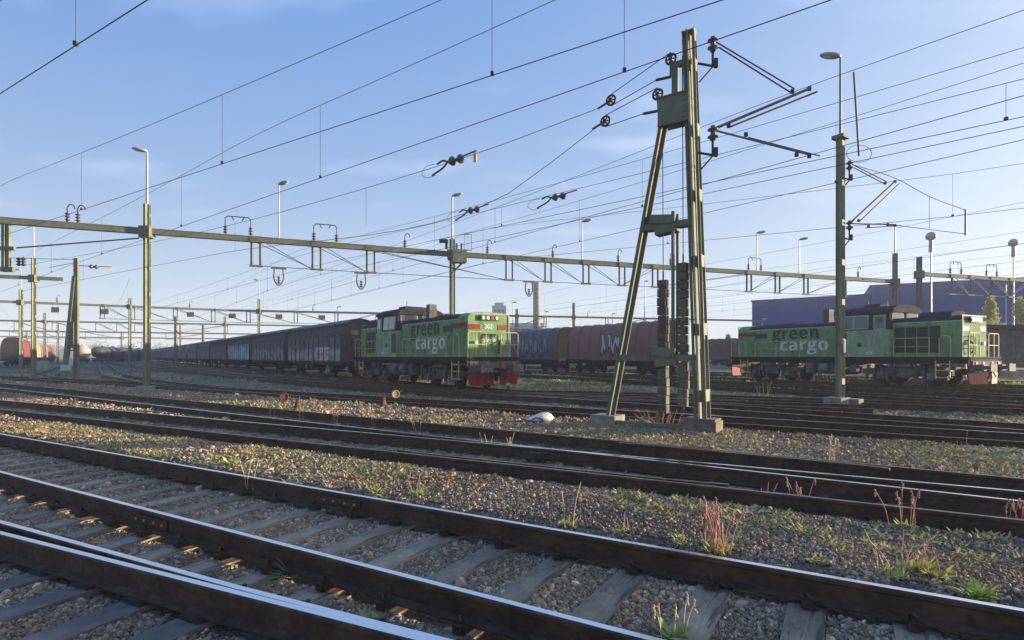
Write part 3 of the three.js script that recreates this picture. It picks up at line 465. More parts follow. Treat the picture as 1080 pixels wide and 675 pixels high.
  const roofP = (w, y0, y1) => [[-w, y0], [w, y0], [w - 0.02, y0 + 0.1], [w - 0.22, y1 - 0.06], [w - 0.45, y1], [-w + 0.45, y1], [-w + 0.22, y1 - 0.06], [-w + 0.02, y0 + 0.1]];
  nb().prism(hood(1.15, 1.53, 3.32), 7.2, 3.1).build('long_hood', m.green, t);
  nb().prism(roofP(1.15, 3.32, 3.6), 6.3, 2.65).build('long_hood_roof', m.charcoal, t);
  nb().prism(roofP(1.15, 3.32, 3.63), 0.9, 6.252).build('hood_nose', m.green, t);
  nb().prism(hood(1.15, 1.53, 3.32), 3.2, -5.1).build('short_hood', m.green, t);
  nb().prism(roofP(1.15, 3.32, 3.6), 3.2, -5.1).build('short_hood_roof', m.charcoal, t);
  for (const s of [-1, 1]) {
    nb().box(6.3, 0.05, 0.012, 2.65, 3.31, s * 1.155).build('stripe', m.cream, t); nb().box(3.2, 0.05, 0.012, -5.1, 3.31, s * 1.155).build('stripe', m.cream, t);
    for (const [x, w] of [[0.25, 1.3], [1.65, 1.3], [3.05, 1.3], [4.45, 1.3], [6.0, 1.2]]) { const d = nb().box(w, 1.5, 0.02, x, 2.38, s * 1.158).build('hood_door', m.greenDoor, t); for (const [hx, hy] of [[w / 2 - 0.1, 2.5], [-w / 2 + 0.05, 2.95], [-w / 2 + 0.05, 1.85]]) nb().box(0.07, 0.1, 0.03, x + hx, hy, s * 1.175).build('hinge', m.darkGreen, d); }
    nb().box(1.5, 0.24, 0.008, 5.95, 3.02, s * 1.174).build('stripe', m.redStripe, t);
    for (let i = 0; i < 6; i++) nb().box(0.24, 0.05, 0.03, 0.2 + i * 0.95, 3.36, s * 1.13, 0, 0, s * 0.1).build('roof_catch', m.charcoal, t);
    const gx = 2.35; for (const [g, y, mt, x0] of [[tGreen, 2.66, m.blackText, gx], [tCargo, 1.93, m.whiteText, gx + 0.6]]) { const o = mesh('lettering', g, mt, t); o.position.set(s > 0 ? x0 : gx + (gx - x0), y, s * 1.17); o.rotation.y = s > 0 ? 0 : Math.PI; }
    nb().box(0.45, 0.3, 0.02, 4.6, 2.9, s * 1.172).box(0.45, 0.3, 0.02, 5.05, 2.9, s * 1.172).build('vent_grille', m.darkGreen, t);
    // louvred radiator on the short hood
    for (let k = 0; k < 4; k++) { const x = -3.85 - k * 0.56, gr = nb().box(0.5, 1.35, 0.02, x, 2.42, s * 1.16).build('radiator_grille', m.darkGreen, t); for (let i = 0; i < 9; i++) nb().box(0.46, 0.04, 0.05, x, 1.85 + i * 0.145, s * 1.175, 0, 0, s * 0.6).build('slat', m.darkGreen, gr); }
    nb().box(0.85, 1.5, 0.02, -6.2, 2.38, s * 1.158).build('hood_door', m.greenDoor, t);
    const sg = nb().box(0.22, 0.22, 0.03, -1.9, 2.2, s * 1.464).build('number_panel', m.darkGreen, t);
    const nt = mesh('lettering', tSide, m.whiteText, t); nt.position.set(-2.5, 1.68, s * 1.462); nt.rotation.y = s > 0 ? 0 : Math.PI;
  }
  // cab
  nb().prism(hood(1.45, 1.53, 3.0), 3.0, -2.0).build('cab', m.greenPale, t);
  nb().prism([[-1.45, 3.0], [1.45, 3.0], [1.36, 3.95], [-1.36, 3.95]], 2.96, -2.0).build('cab_upper', m.charcoal, t);
  nb().prism([[-1.42, 3.93], [1.42, 3.93], [1.32, 4.12], [0.9, 4.3], [0, 4.38], [-0.9, 4.3], [-1.32, 4.12]], 3.3, -2.0).build('cab_roof', m.charcoal, t);
  for (const s of [-1, 1]) {
    for (const [x, w] of [[-1.15, 0.72], [-1.98, 0.72]]) { const f = nb().box(w + 0.1, 0.78, 0.03, x, 3.45, s * 1.425, 0, 0, -s * 0.094).build('window', m.cream, t); nb().box(w, 0.66, 0.02, x, 3.45, s * 1.437, 0, 0, -s * 0.094).build('pane', m.glass, f); }
    const dr = nb().box(0.66, 2.2, 0.03, -2.98, 2.7, s * 1.45, 0, 0, -s * 0.02).build('cab_door', m.greenPale, t); nb().box(0.42, 0.62, 0.025, -2.98, 3.4, s * 1.462, 0, 0, -s * 0.05).build('pane', m.glass, dr); nb().box(0.04, 0.5, 0.05, -2.72, 2.4, s * 1.48).build('handle', m.yellow, dr);
    nb().box(0.55, 1.1, 0.02, -0.9, 2.3, s * 1.462).build('vent_grille', m.darkGreen, t);
  }
  for (const e of [-1, 1]) for (const s of [-1, 1]) { const x = -2.0 + e * 1.49; const f = nb().box(0.03, 0.5, 1.05, x, 3.7, s * 0.68).build('window', m.cream, t); nb().box(0.02, 0.42, 0.95, x + e * 0.012, 3.7, s * 0.68).build('pane', m.glass, f); }
  nb().prism([[-0.5, 4.3], [0.5, 4.3], [0.42, 4.5], [-0.42, 4.5]], 0.9, -2.0).build('roof_box', m.charcoal, t);
  nb().rod(V(-1.2, 4.3, 0.5), V(-1.2, 4.75, 0.5), 0.02).rod(V(-2.8, 4.3, -0.4), V(-2.8, 4.65, -0.4), 0.02).build('antenna', m.darkSteel, t);
  nb().prism([[-0.24, 3.5], [0.24, 3.5], [0.22, 4.4], [-0.22, 4.4]], 0.4, 0.9).box(0.32, 0.05, 0.34, 0.9, 4.41, 0).build('exhaust_stack', m.tankGrey, t);
  nb().prism([[-0.8, 3.52], [0.8, 3.52], [0.72, 3.72], [0.4, 3.85], [-0.4, 3.85], [-0.72, 3.72]], 1.5, -5.3).build('fan_housing', m.charcoal, t);
  nb().box(1.6, 0.12, 1.2, 3.4, 3.6, 0).box(0.9, 0.1, 0.9, 5.0, 3.6, 0).build('roof_hatch', m.charcoal, t);
  nb().rod(V(-0.2, 3.45, 0.95), V(0.25, 3.45, 0.95), 0.09, 8, 0.05).build('horn', m.darkSteel, t);
  // noses
  for (const e of [-1, 1]) {
    const x = e * 6.7, lh = nb().box(0.12, 0.24, 1.05, x + e * 0.05, 3.36, 0).build('headlight_housing', m.blackText, t);
    for (const [z, mt] of [[-0.38, m.lamp], [-0.12, m.lampRed], [0.12, m.lamp], [0.38, m.lamp]]) nb().rod(V(x + e * 0.1, 3.36, z), V(x + e * 0.135, 3.36, z), 0.085, 12).build('headlight', mt, lh);
    for (const z of [-0.8, 0.8]) nb().box(0.01, 0.24, 0.62, x + e * 0.008, 2.93, z).build('stripe', m.redStripe, t);
    nb().box(0.012, 0.05, 2.3, x + e * 0.006, 3.56, 0).box(0.03, 2.0, 0.05, x + e * 0.02, 2.54, -1.13).build('stripe', m.cream, t);
    nb().box(0.02, 1.1, 0.95, x + e * 0.011, 2.2, 0.05).build('nose_door', m.greenDoor, t);
    nb().rod(V(x, 2.2, 0.75), V(x + e * 0.12, 2.2, 0.75), 0.09, 10).rod(V(x, 2.2, -0.75), V(x + e * 0.12, 2.2, -0.75), 0.09, 10).build('marker_light', m.lamp, t);
    for (const [g, y, mt, ok] of [[tNum, 2.86, m.whiteText, first && e > 0], [tSmall1, 2.46, m.blackText, e > 0], [tSmall2, 2.22, m.whiteText, e > 0]]) if (ok) { const o = mesh('lettering', g, mt, t); o.position.set(x + e * 0.03, y, 0.05); o.rotation.y = e * Math.PI / 2; }
    nb().tube([V(x + e * 0.02, 2.35, -0.75), V(x + e * 0.16, 2.2, -0.5), V(x + e * 0.18, 1.9, -0.45), V(x + e * 0.1, 1.7, -0.5)], 0.035, 6).build('jumper_cable', m.runningDark, t);
    // end platform rails
    for (const s of [-1, 1]) { nb().poly([V(e * 7.1, 1.52, s * 0.42), V(e * 7.1, 2.6, s * 0.42), V(e * 7.1, 2.68, s * 0.5), V(e * 7.1, 2.68, s * 1.32), V(e * 7.1, 2.6, s * 1.4), V(e * 7.1, 1.1, s * 1.4)], 0.026).rod(V(e * 7.1, 2.1, s * 0.42), V(e * 7.1, 2.1, s * 1.4), 0.022).rod(V(e * 7.1, 1.5, s * 0.95), V(e * 7.1, 2.68, s * 0.95), 0.022).build('handrail', m.yellow, t);
      nb().poly([V(e * 6.35, 1.52, s * 1.42), V(e * 6.35, 2.45, s * 1.42), V(e * 6.2, 2.58, s * 1.42), V(e * 6.0, 2.58, s * 1.42), V(e * 5.85, 2.45, s * 1.42), V(e * 5.85, 1.52, s * 1.42)], 0.026).build('handrail', m.yellow, t); }
  }
  for (const s of [-1, 1]) for (const [a, b] of [[0.2, 5.1], [-3.7, -5.4]]) { const q = nb().poly([V(a, 1.52, s * 1.42), V(a, 2.5, s * 1.42), V(b, 2.5, s * 1.42), V(b, 1.52, s * 1.42)], 0.024).rod(V(a, 2.05, s * 1.42), V(b, 2.05, s * 1.42), 0.018); for (let i = 1; i < 3; i++) q.rod(V(a + (b - a) * i / 3, 1.52, s * 1.42), V(a + (b - a) * i / 3, 2.5, s * 1.42), 0.02); q.build('handrail', m.yellow, t); }
  return t;
}
{
  const a = makeLoco('green diesel locomotive number 362 coupled to the brown covered wagons', true), c1 = on1(7.2); a.position.copy(P(c1[0], c1[1], 0.2)); a.rotation.y = turn1;
  const b = makeLoco('green diesel locomotive on the right, in front of the blue warehouse', false), c2 = on2(7.2); b.position.copy(P(c2[0], c2[1], 0.2)); b.rotation.y = turn2 + Math.PI;
}

// ------------------------------------------------------------------ masts, lamps, gantries
function lampPole(par, base, h, reach = [0.5, 0], r = 0.045) {          // slim pole with a flat street-light head, as parts of its carrier
  nb().rod(base, V(base.x, base.y + h, base.z), r, 8, r * 0.75).build('lamp_pole', m.galv, par);
  const a = Math.atan2(-reach[1], reach[0]), L = 0.72, hd = nb().add(new THREE.SphereGeometry(0.5, 12, 8), new THREE.Matrix4().compose(V(L * 0.45, 0, 0), new THREE.Quaternion(), V(L, 0.2, 0.32))).build('lamp_head', m.lampHead, par);
  hd.position.set(base.x, base.y + h + 0.04, base.z); hd.rotation.set(0, a, 0); hd.rotateZ(0.12);
  const gl = nb().add(new THREE.SphereGeometry(0.5, 10, 6), new THREE.Matrix4().compose(V(L * 0.55, -0.035, 0), new THREE.Quaternion(), V(L * 0.6, 0.16, 0.24))).build('lamp_glass', m.lampGlass, hd);
}
function latticeMast(par, x, z, h, w, mt, ang = 0, y0 = G0) {           // two channels with batten plates
  const c = Math.cos(ang), s = Math.sin(ang), at = (lx, y, lz) => V(x + lx * c + lz * s, y, z - lx * s + lz * c);
  const ch = nb(); for (const k of [-1, 1]) { ch.bar(at(0, y0, k * w * 0.5), at(0, h, k * w * 0.42), 0.02 + w * 0.55, 0.018 + w * 0.06); for (const q of [-1, 1]) ch.bar(at(q * w * 0.28, y0, k * w * 0.4), at(q * w * 0.28, h, k * w * 0.33), 0.02, w * 0.24); }
  const mm = ch.build('mast', mt, par);
  for (let y = 0.9; y < h; y += 1.35) for (const q of [-1, 1]) { const p = at(q * (w * 0.29 + 0.012), y, 0); const b = nb().box(0.02, 0.2, w * 0.8, 0, 0, 0).build('batten_plate', mt, mm); b.position.copy(p); b.rotation.y = ang; }
  return mm;
}
const insProf = (n, r, h) => { const o = [[0, 0], [r * 0.5, 0]]; for (let i = 0; i < n; i++) { const y = h * (i + 0.5) / n; o.push([r * 0.45, y - h * 0.3 / n], [r, y - h * 0.1 / n], [r * 0.95, y + h * 0.08 / n], [r * 0.45, y + h * 0.25 / n]); } o.push([r * 0.4, h], [0, h]); return o; };
const curlGeo = { ins: nb().lathe(insProf(3, 0.11, 0.42), 0, 0.08, 0, 12).geo(), hook: nb().tube([V(0, 0.5, 0), V(0, 0.72, 0), V(0.1, 0.9, 0), V(0.25, 0.86, 0), V(0.3, 0.7, 0)], 0.028, 6).rod(V(0, 0, 0), V(0, 0.1, 0), 0.05).geo() };
function gantry(label, pts, Y, o = {}) {                                // beam along plan points at height Y
  const t = thing('overhead_gantry', label, 'gantry', P(0, 0), 0, 'gantries across the yard');
  const th = o.th || 0.27, bm = nb(); for (let i = 1; i < pts.length; i++) { const a = P(...pts[i - 1], Y), b = P(...pts[i], Y); bm.bar(a, b, th, th * 0.95); bm.bar(a.clone().setY(Y + th * 0.5), b.clone().setY(Y + th * 0.5), th * 1.15, 0.03).bar(a.clone().setY(Y - th * 0.5), b.clone().setY(Y - th * 0.5), th * 1.15, 0.03); }
  bm.build('beam', o.mat || m.mast, t);
  const at = px => { for (let i = 1; i < pts.length; i++) { const [x0, d0] = pts[i - 1], [x1, d1] = pts[i], k = (px - CX) / F, den = (x1 - x0) - k * (d1 - d0), s = (k * d0 - x0) / den; if ((s >= -0.001 || i === 1) && (s <= 1.001 || i === pts.length - 1)) return [x0 + (x1 - x0) * s, d0 + (d1 - d0) * s]; } };
  const D = (() => { const a = pts[0], b = pts[pts.length - 1], L = Math.hypot(b[0] - a[0], b[1] - a[1]); return [(b[0] - a[0]) / L, (b[1] - a[1]) / L]; })();
  const hl = o.hang || 1.45;
  (o.hangers || []).forEach((px, i) => { const p = at(px), b = nb(), w = o.pairs === false ? [0] : [-0.22, 0.22]; for (const q of w) b.bar(P(p[0] + D[0] * q, p[1] + D[1] * q, Y - th / 2), P(p[0] + D[0] * q, p[1] + D[1] * q, Y - hl), 0.1, 0.1); b.bar(P(p[0] - D[0] * 0.34, p[1] - D[1] * 0.34, Y - hl), P(p[0] + D[0] * 0.34, p[1] + D[1] * 0.34, Y - hl), 0.14, 0.1); b.bar(P(p[0] - D[0] * 0.3, p[1] - D[1] * 0.3, Y), P(p[0] + D[0] * 0.3, p[1] + D[1] * 0.3, Y), th + 0.06, th + 0.06); b.build('hanger', o.mat || m.mast, t); });
  const hs = (o.hangers || []).map(at);
  for (let i = 0; i < hs.length; i++) {                                   // bracing rods between the hanger feet and the beam
    const r = o.rod || 0.018, a = hs[i], foot = P(a[0], a[1], Y - hl);
    if (i + 1 < hs.length && Math.hypot(hs[i + 1][0] - a[0], hs[i + 1][1] - a[1]) < 9) { const b = hs[i + 1], up = i < hs.length / 2; nb().rod(foot, P(b[0], b[1], Y - hl), r).rod(up ? P(a[0], a[1], Y - 0.15) : P(b[0], b[1], Y - 0.15), up ? P(b[0] - D[0] * 0.2, b[1] - D[1] * 0.2, Y - hl) : foot, r).rod(up ? P(a[0] + D[0] * 0.5, a[1] + D[1] * 0.5, Y - 0.15) : P(b[0] - D[0] * 0.5, b[1] - D[1] * 0.5, Y - 0.15), up ? P(b[0] - D[0] * 0.25, b[1] - D[1] * 0.25, Y - hl) : foot, r).build('bracing_rod', m.darkSteel, t); }
  }
  (o.curls || []).forEach(px => { const p = at(px), ang = Math.atan2(D[1], D[0]); const c = mesh('insulator', curlGeo.ins, m.insulator, t); c.position.copy(P(p[0], p[1], Y + th / 2)); c.rotation.y = ang; mesh('hook', curlGeo.hook, m.darkSteel, c); });
  (o.arches || []).forEach(px => { const p = at(px), ang = Math.atan2(D[1], D[0]), g = nb().poly([V(-0.62, 0.4, 0), V(-0.62, 0.92, 0), V(-0.5, 1.02, 0), V(0.5, 1.02, 0), V(0.62, 0.92, 0), V(0.62, 0.4, 0)], 0.028).rod(V(-0.3, 1.0, 0), V(-0.2, 0.82, 0), 0.03).rod(V(0.3, 1.0, 0), V(0.2, 0.82, 0), 0.03).build('arch', m.darkSteel, t); g.position.copy(P(p[0], p[1], Y + th / 2)); g.rotation.y = ang; for (const q of [-0.62, 0.62]) { const c = mesh('insulator', curlGeo.ins, m.insulator, g); c.position.x = q; } });
  (o.vees || []).forEach(px => { const p = at(px), ang = Math.atan2(D[1], D[0]), g = nb().bar(V(-0.4, 0, 0), V(0.4, 0, 0), 0.09).tube([V(-0.22, 0, 0), V(-0.23, -0.65, 0), V(0, -0.95, 0), V(0.23, -0.65, 0), V(0.22, 0, 0)], 0.045, 6).build('suspension_loop', m.mast, t); g.position.copy(P(p[0], p[1], Y - hl - 0.06)); g.rotation.y = ang; nb().lathe(insProf(3, 0.1, 0.4), 0, -0.85, 0, 10).build('insulator', m.porcelain, g); });
  (o.lamps || []).forEach(([px, h]) => { const p = at(px); lampPole(t, P(p[0], p[1], Y + th / 2), h, [0.8, 0.3]); });
  (o.plates || []).forEach(px => { const p = at(px), g = nb().box(0.95, 0.62, 0.03, 0, 0, 0).build('number_plate', m.plate, t); g.position.copy(P(p[0], p[1] - 0.25, Y - 0.75)); nb().rod(V(-0.3, 0.3, 0), V(-0.3, 0.75, 0), 0.015).rod(V(0.3, 0.3, 0), V(0.3, 0.75, 0), 0.015).build('bracket', m.darkSteel, g); });
  (o.masts || []).forEach(([px, top, w, lamp]) => { const p = at(px); latticeMast(t, p[0], -p[1], top, w, o.mastMat || m.mast, 0.35); nb().box(w * 1.5, 0.6, w * 1.5, p[0], Y - 0.05, -p[1]).build('mast_collar', o.mat || m.mast, t); nb().box(0.8, 0.35, 0.8, p[0], 0.06, -p[1], 0.35).build('base_block', m.concrete, t); if (lamp) lampPole(t, P(p[0], p[1], top), lamp, [-0.9, 0.2], 0.05); });
  t.userData.at = at; return t;
}
const YB = 8.17;
{
  const g1 = gantry('long olive green gantry beam spanning from left edge behind the A-frame mast', [[-27.5, 25.4], [-18.7, 29.2], [-3.75, 35.7], [15, 42.4], [32.9, 48.8]], YB,
    { hangers: [270, 334, 391, 537, 578, 618, 656, 691, 790, 820, 850, 890], curls: [71, 82, 427, 514, 583, 652, 707, 905], arches: [251, 343, 796], vees: [294, 381, 558], lamps: [[294, 3.0], [614, 2.6], [798, 2.9], [843, 2.7]], masts: [[155, 9.55, 0.36, 0], [477, 9.1, 0.38, 0], [944, 10.6, 0.36, 0]], mat: m.mast, mastMat: m.mastLight });
  const at = g1.userData.at; delete g1.userData.at;
  const p1 = at(155), p2 = at(477), p3 = at(944);
  lampPole(g1, P(p1[0], p1[1], 9.5), 2.75, [-0.8, 0.3], 0.06); lampPole(g1, P(p2[0], p2[1], 9.1), 2.7, [0.9, 0.2], 0.06); lampPole(g1, P(p3[0], p3[1], 10.6), 2.3, [-0.9, 0.3], 0.06);
  // transformer and framed screen on the second mast
  const tr = nb().box(0.85, 0.8, 0.7, p2[0] + 0.45, YB - 0.2, -p2[1] + 0.35, 0.3).build('transformer', m.transformer, g1);
  nb().rod(V(p2[0] + 0.3, YB + 0.2, -p2[1] + 0.3), V(p2[0] + 0.3, YB + 0.62, -p2[1] + 0.3), 0.06, 8).rod(V(p2[0] + 0.6, YB + 0.2, -p2[1] + 0.3), V(p2[0] + 0.6, YB + 0.62, -p2[1] + 0.3), 0.06, 8).build('bushing', m.porcelain, tr);
  const sx = p2[0] + 1.0, sz = -p2[1] + 0.2; nb().bar(V(sx - 0.22, YB + 0.2, sz), V(sx - 0.22, YB + 1.2, sz), 0.035).bar(V(sx + 0.22, YB + 0.2, sz), V(sx + 0.22, YB + 1.2, sz), 0.035).bar(V(sx - 0.22, YB + 1.2, sz), V(sx + 0.22, YB + 1.2, sz), 0.035).bar(V(sx - 0.22, YB + 0.2, sz), V(sx + 0.22, YB + 0.2, sz), 0.035).bar(V(sx, YB + 0.2, sz), V(sx, YB + 1.2, sz), 0.025).build('grid_frame', m.galv, g1);
  nb().bar(V(p2[0], YB - 1.2, -p2[1]), V(p2[0] + 0.7, YB - 0.55, -p2[1] + 0.3), 0.1).build('bracket', m.mast, g1);
  nb().box(0.5, 0.2, 0.3, p2[0] - 0.55, 9.0, -p2[1]).rod(V(p2[0] - 0.35, 8.5, -p2[1]), V(p2[0] - 0.35, 9, -p2[1]), 0.1, 8).build('switch_gear', m.darkSteel, g1);
  // drop frame at the left end
  const a = at(4), b = at(9), q = nb(); for (const p of [a, b]) q.bar(P(...p, YB), P(...p, YB - 2.35), 0.14); q.bar(P(a[0] - 0.1, a[1], YB - 2.3), P(b[0] + 0.25, b[1], YB - 2.3), 0.22).bar(P(a[0] - 0.2, a[1], YB - 1.3), P(b[0] + 0.3, b[1], YB - 1.3), 0.16); q.build('drop_frame', m.mast, g1);
  nb().rod(P(b[0], b[1], YB - 1.3), P(p1[0] - 0.4, p1[1], YB - 0.35), 0.035).build('stay_rod', m.darkSteel, g1);
  for (const k of [0, 1]) { const i = nb().lathe(insProf(3, 0.12, 0.4), 0, 0, 0, 12).build('insulator', m.insulator, g1); i.position.copy(P(b[0] + 0.35 + 0.22 * k, b[1] + 0.15, YB - 2.1)); }
  const g2 = gantry('short gantry beam held by the lamp mast at the left edge', [[-49, 41], [-38.4, 45.6], [-36.6, 46.4]], 8.05, { th: 0.24, masts: [[35.5, 9.65, 0.34, 2.7]], mastMat: m.mastLight }); delete g2.userData.at;
  const g3 = gantry('distant gantry with yellow plates crossing above the covered wagons', [[-64, 60], [-56, 65], [-38, 76.5], [8, 89], [44, 99]], 7.95, { th: 0.24, rod: 0.03, hang: 1.6, hangers: [108, 140, 185, 225, 262, 312, 355, 398, 545, 575, 640, 680], curls: [60, 200, 330, 620, 660], plates: [60, 112, 202, 246, 295, 340], masts: [[22, 9.4, 0.4, 2.2], [137, 9, 0.35, 0], [273, 9.6, 0.4, 2.5], [545, 9, 0.4, 0], [605, 10.2, 0.4, 0]], mat: m.mast, mastMat: m.mastLight }); delete g3.userData.at;
  const far = [['thin far gantry, second row behind the yellow plates', [[-108, 92], [-45, 115], [14, 134]], [15, 55, 101, 123, 142, 190, 240, 330, 420], [[47, 9.5], [237, 9.5], [420, 9.5]]], ['very distant gantry low above the left wagons', [[-150, 128], [-70, 160], [0, 185]], [10, 40, 66, 90, 130, 175, 215, 300], [[61, 10], [190, 10]]], ['farthest gantry just above the wooded hill', [[-190, 165], [-90, 205], [-10, 235]], [20, 50, 80, 112, 150], [[28, 10], [128, 10]]]];
  far.forEach(([lab, pts, hg, ms], i) => { const g = gantry(lab, pts, 8.0, { th: 0.26 + 0.05 * i, hang: 1.7, rod: 0.035, pairs: false, hangers: hg, masts: ms.map(q => [...q, 0.42 + 0.06 * i, 0]) }); delete g.userData.at; });
  const gr = gantry('gantry beam starting at the mast behind the right locomotive', [[31.7, 44.3], [44, 48.3], [60, 53.5]], YB, { hangers: [1004, 1024, 1046, 1066, 1085], arches: [1008, 1046], pairs: false, th: 0.25, rod: 0.025, masts: [[969.5, 9.5, 0.34, 0], [1150, 9.5, 0.34, 0]] }); delete gr.userData.at;
}
// cantilever arm with two insulators, as parts of its mast (world coordinates)
function cantilever(par, root, dir, yTop, yLow, reach, yMess, yCont, steady = 0) {
  const w = (s, y, o = 0) => V(root.x + dir[0] * s, y, root.z - dir[1] * s);
  for (const y of [yTop, yLow]) {
    nb().rod(w(0.02, y - 0.3), w(0.36, y - 0.34), 0.026).rod(w(0.06, y - 0.7), w(0.36, y - 0.36), 0.022).rod(w(0.36, y - 0.36), w(0.36, y - 0.02), 0.03, 8).box(0.07, 0.2, 0.07, w(0.43, 0).x, y - 0.27, w(0.43, 0).z).build('bracket', m.darkSteel, par);
    const i = nb().lathe(insProf(2, 0.115, 0.32), 0, 0, 0, 14).build('insulator', m.porcelain, par); i.position.copy(w(0.36, y - 0.02));
  }
  const s0 = 0.42, tip = w(reach, yMess);
  nb().rod(w(s0, yTop + 0.2), w(reach - 0.35, yMess - 0.02), 0.016).rod(w(s0, yTop + 0.12), w(reach - 0.45, yMess - 0.1), 0.016).build('stay_wire', m.wire, par);
  nb().rod(w(s0, yLow + 0.25), tip, 0.032, 8).rod(w(s0 + 0.35, yLow + 0.3), w(reach + 0.18, yMess - 0.06), 0.022, 8).build('bracket_tube', m.tubeAlu, par);
  nb().rod(w(s0, yLow + 0.2), w(reach, yCont + 0.05), 0.022, 8).rod(w(reach * 0.45, yLow + 0.08), w(reach + 0.25, yCont + 0.03), 0.014, 6).build('steady_arm', m.tubeAlu, par);
  const cl = nb(); for (const [s, y] of [[reach, yMess], [reach - 0.4, yMess - 0.08], [s0 + 0.3, yLow + 0.32], [s0 + 0.7, yLow + 0.14], [reach, yCont + 0.02], [reach - 0.3, yCont + 0.04]]) cl.add(new THREE.BoxGeometry(0.07, 0.09, 0.05), new THREE.Matrix4().setPosition(w(s, y))); cl.build('clamp', m.darkSteel, par);
}
// the big A-frame tensioning mast
const AM = { X: 4.2, d: 12.5, u: [-0.82, 0.572] };
{
  const t = thing('tension_mast', 'tall olive A-frame tensioning mast with pulleys and counterweights', 'catenary mast', P(AM.X, AM.d, 0), Math.atan2(AM.u[1], AM.u[0]));
  const H = 8.95, cx = y => 0.31 * y / 9, mm = m.mast, ch = nb();
  for (const k of [-1, 1]) { const z = y => k * (0.19 - 0.085 * y / H); ch.bar(V(cx(0), G0, z(0)), V(cx(H), H, z(H)), 0.235, 0.022); for (const q of [-1, 1]) ch.bar(V(cx(0) + q * 0.108, G0, z(0) - k * 0.034), V(cx(H) + q * 0.108, H, z(H) - k * 0.034), 0.02, 0.062); }
  const pole = ch.build('mast', mm, t);
  for (const y of [0.9, 2.35, 3.85, 5.3, 6.75, 8.2, 8.88]) for (const q of [-1, 1]) nb().box(0.024, 0.26, 0.36 - 0.17 * y / H, cx(y) + q * 0.122, y, 0).build('batten_plate', m.mastLight, pole);
  nb().box(0.27, 0.03, 0.25, cx(H), H + 0.01, 0).build('cap', mm, pole);
  const st = nb(); for (const k of [-1, 1]) st.bar(V(2.25, 0, k * 0.09), V(0.86, 7.1, k * 0.09), 0.14, 0.02); st.bar(V(2.25, 0, 0), V(0.86, 7.1, 0), 0.03, 0.17); st.bar(V(2.31, 0, 0), V(0.92, 7.1, 0), 0.02, 0.16).build('strut', mm, t);
  nb().box(0.72, 0.62, 0.3, 0.62, 7.3, 0).box(0.72, 0.03, 0.36, 0.62, 7.62, 0).box(0.72, 0.03, 0.36, 0.62, 6.98, 0).build('head_plate', mm, t);
  const bt = nb(); for (const x of [0.36, 0.4, 0.88]) for (let y = 7.06; y < 7.6; y += 0.12) bt.add(new THREE.SphereGeometry(0.014, 6, 4), new THREE.Matrix4().setPosition(x, y, -0.152)); bt.build('rivets', mm, t);
  nb().bar(V(0.62, 7.6, 0), V(0.62, 8.35, 0), 0.1, 0.14).bar(V(0.26, 8.33, 0), V(0.72, 8.33, 0), 0.12, 0.12).bar(V(0.30, 7.6, 0.1), V(0.30, 8.3, 0.1), 0.05, 0.05).build('head_post', mm, t);
  const pulley = (x, y, z = 0, par = t) => { const p = nb().add(new THREE.TorusGeometry(0.115, 0.026, 8, 20)); for (let i = 0; i < 3; i++) p.box(0.22, 0.024, 0.024, 0, 0, 0, 0, i * Math.PI / 3); p.rod(V(0, 0, -0.06), V(0, 0, 0.06), 0.045, 10); const o = p.build('pulley', m.darkSteel, par); o.position.set(x, y, z); return o; };
  pulley(0.72, 8.5); pulley(1.03, 7.78);
  nb().bar(V(0.72, 8.1, 0), V(0.72, 8.5, 0), 0.05).bar(V(1.0, 7.3, 0), V(1.03, 7.78, 0), 0.05).build('pulley_fork', mm, t);
  for (const y of [4.72, 1.72]) { const xs = 2.25 - 1.39 * y / 7.1; nb().bar(V(cx(y), y, -0.12), V(xs, y, -0.12), 0.05, 0.14).bar(V(cx(y), y, 0.1), V(xs, y, 0.1), 0.05, 0.14).build('cross_bar', mm, t); nb().box(0.5, 0.2, 0.34, 0.9, y + 0.14, -0.02, 0, 0.12).box(0.5, 0.16, 0.3, 0.8, y - 0.1, -0.02, 0, -0.12).build('guide', mm, t); }
  for (const [x, y0, y1, yr] of [[0.9, 0.45, 3.5, 7.78], [0.44, 0.62, 3.85, 8.5]]) {
    const w = nb().rod(V(x, y0 - 0.06, 0), V(x, y1 + 0.2, 0), 0.02).build('weight_rod', m.darkSteel, t), n = Math.round((y1 - y0) / 0.2), h = (y1 - y0) / n;
    for (let i = 0; i < n; i++) { const g = nb().box(0.205 + rr(-0.012, 0.012), h - 0.018, 0.205 + rr(-0.012, 0.012), x + rr(-0.008, 0.008), y0 + (i + 0.5) * h, rr(-0.01, 0.01), rr(-0.06, 0.06)).build('counterweight', m.weight, w); }
    nb().rod(V(x, y1 + 0.1, 0), V(x + 0.02, yr, 0), 0.011).build('weight_wire', m.wire, t);
  }
  for (const z of [-0.16, 0.16]) nb().bar(V(0.62, 1.7, z), V(0.62, 5.0, z), 0.06, 0.06).build('guide_rail', mm, t);
  nb().box(0.74, 0.46, 0.56, 0.02, 0.12, 0).box(0.68, 0.06, 0.5, 0.02, 0.37, 0).build('base_block', m.concreteWarm, t);
  nb().box(0.62, 0.44, 0.6, 2.28, 0.12, 0).build('base_block', m.concrete, t);
  nb().bar(V(0.3, 0.19, -0.2), V(2.1, 0.19, -0.2), 0.12, 0.1).build('base_tie', mm, t);
  // floating pulleys with their tension wires, along local x
  const fl = [[2.2, 7.95, 0.72, 8.5, 8.1], [2.35, 7.48, 1.03, 7.78, 7.4]];
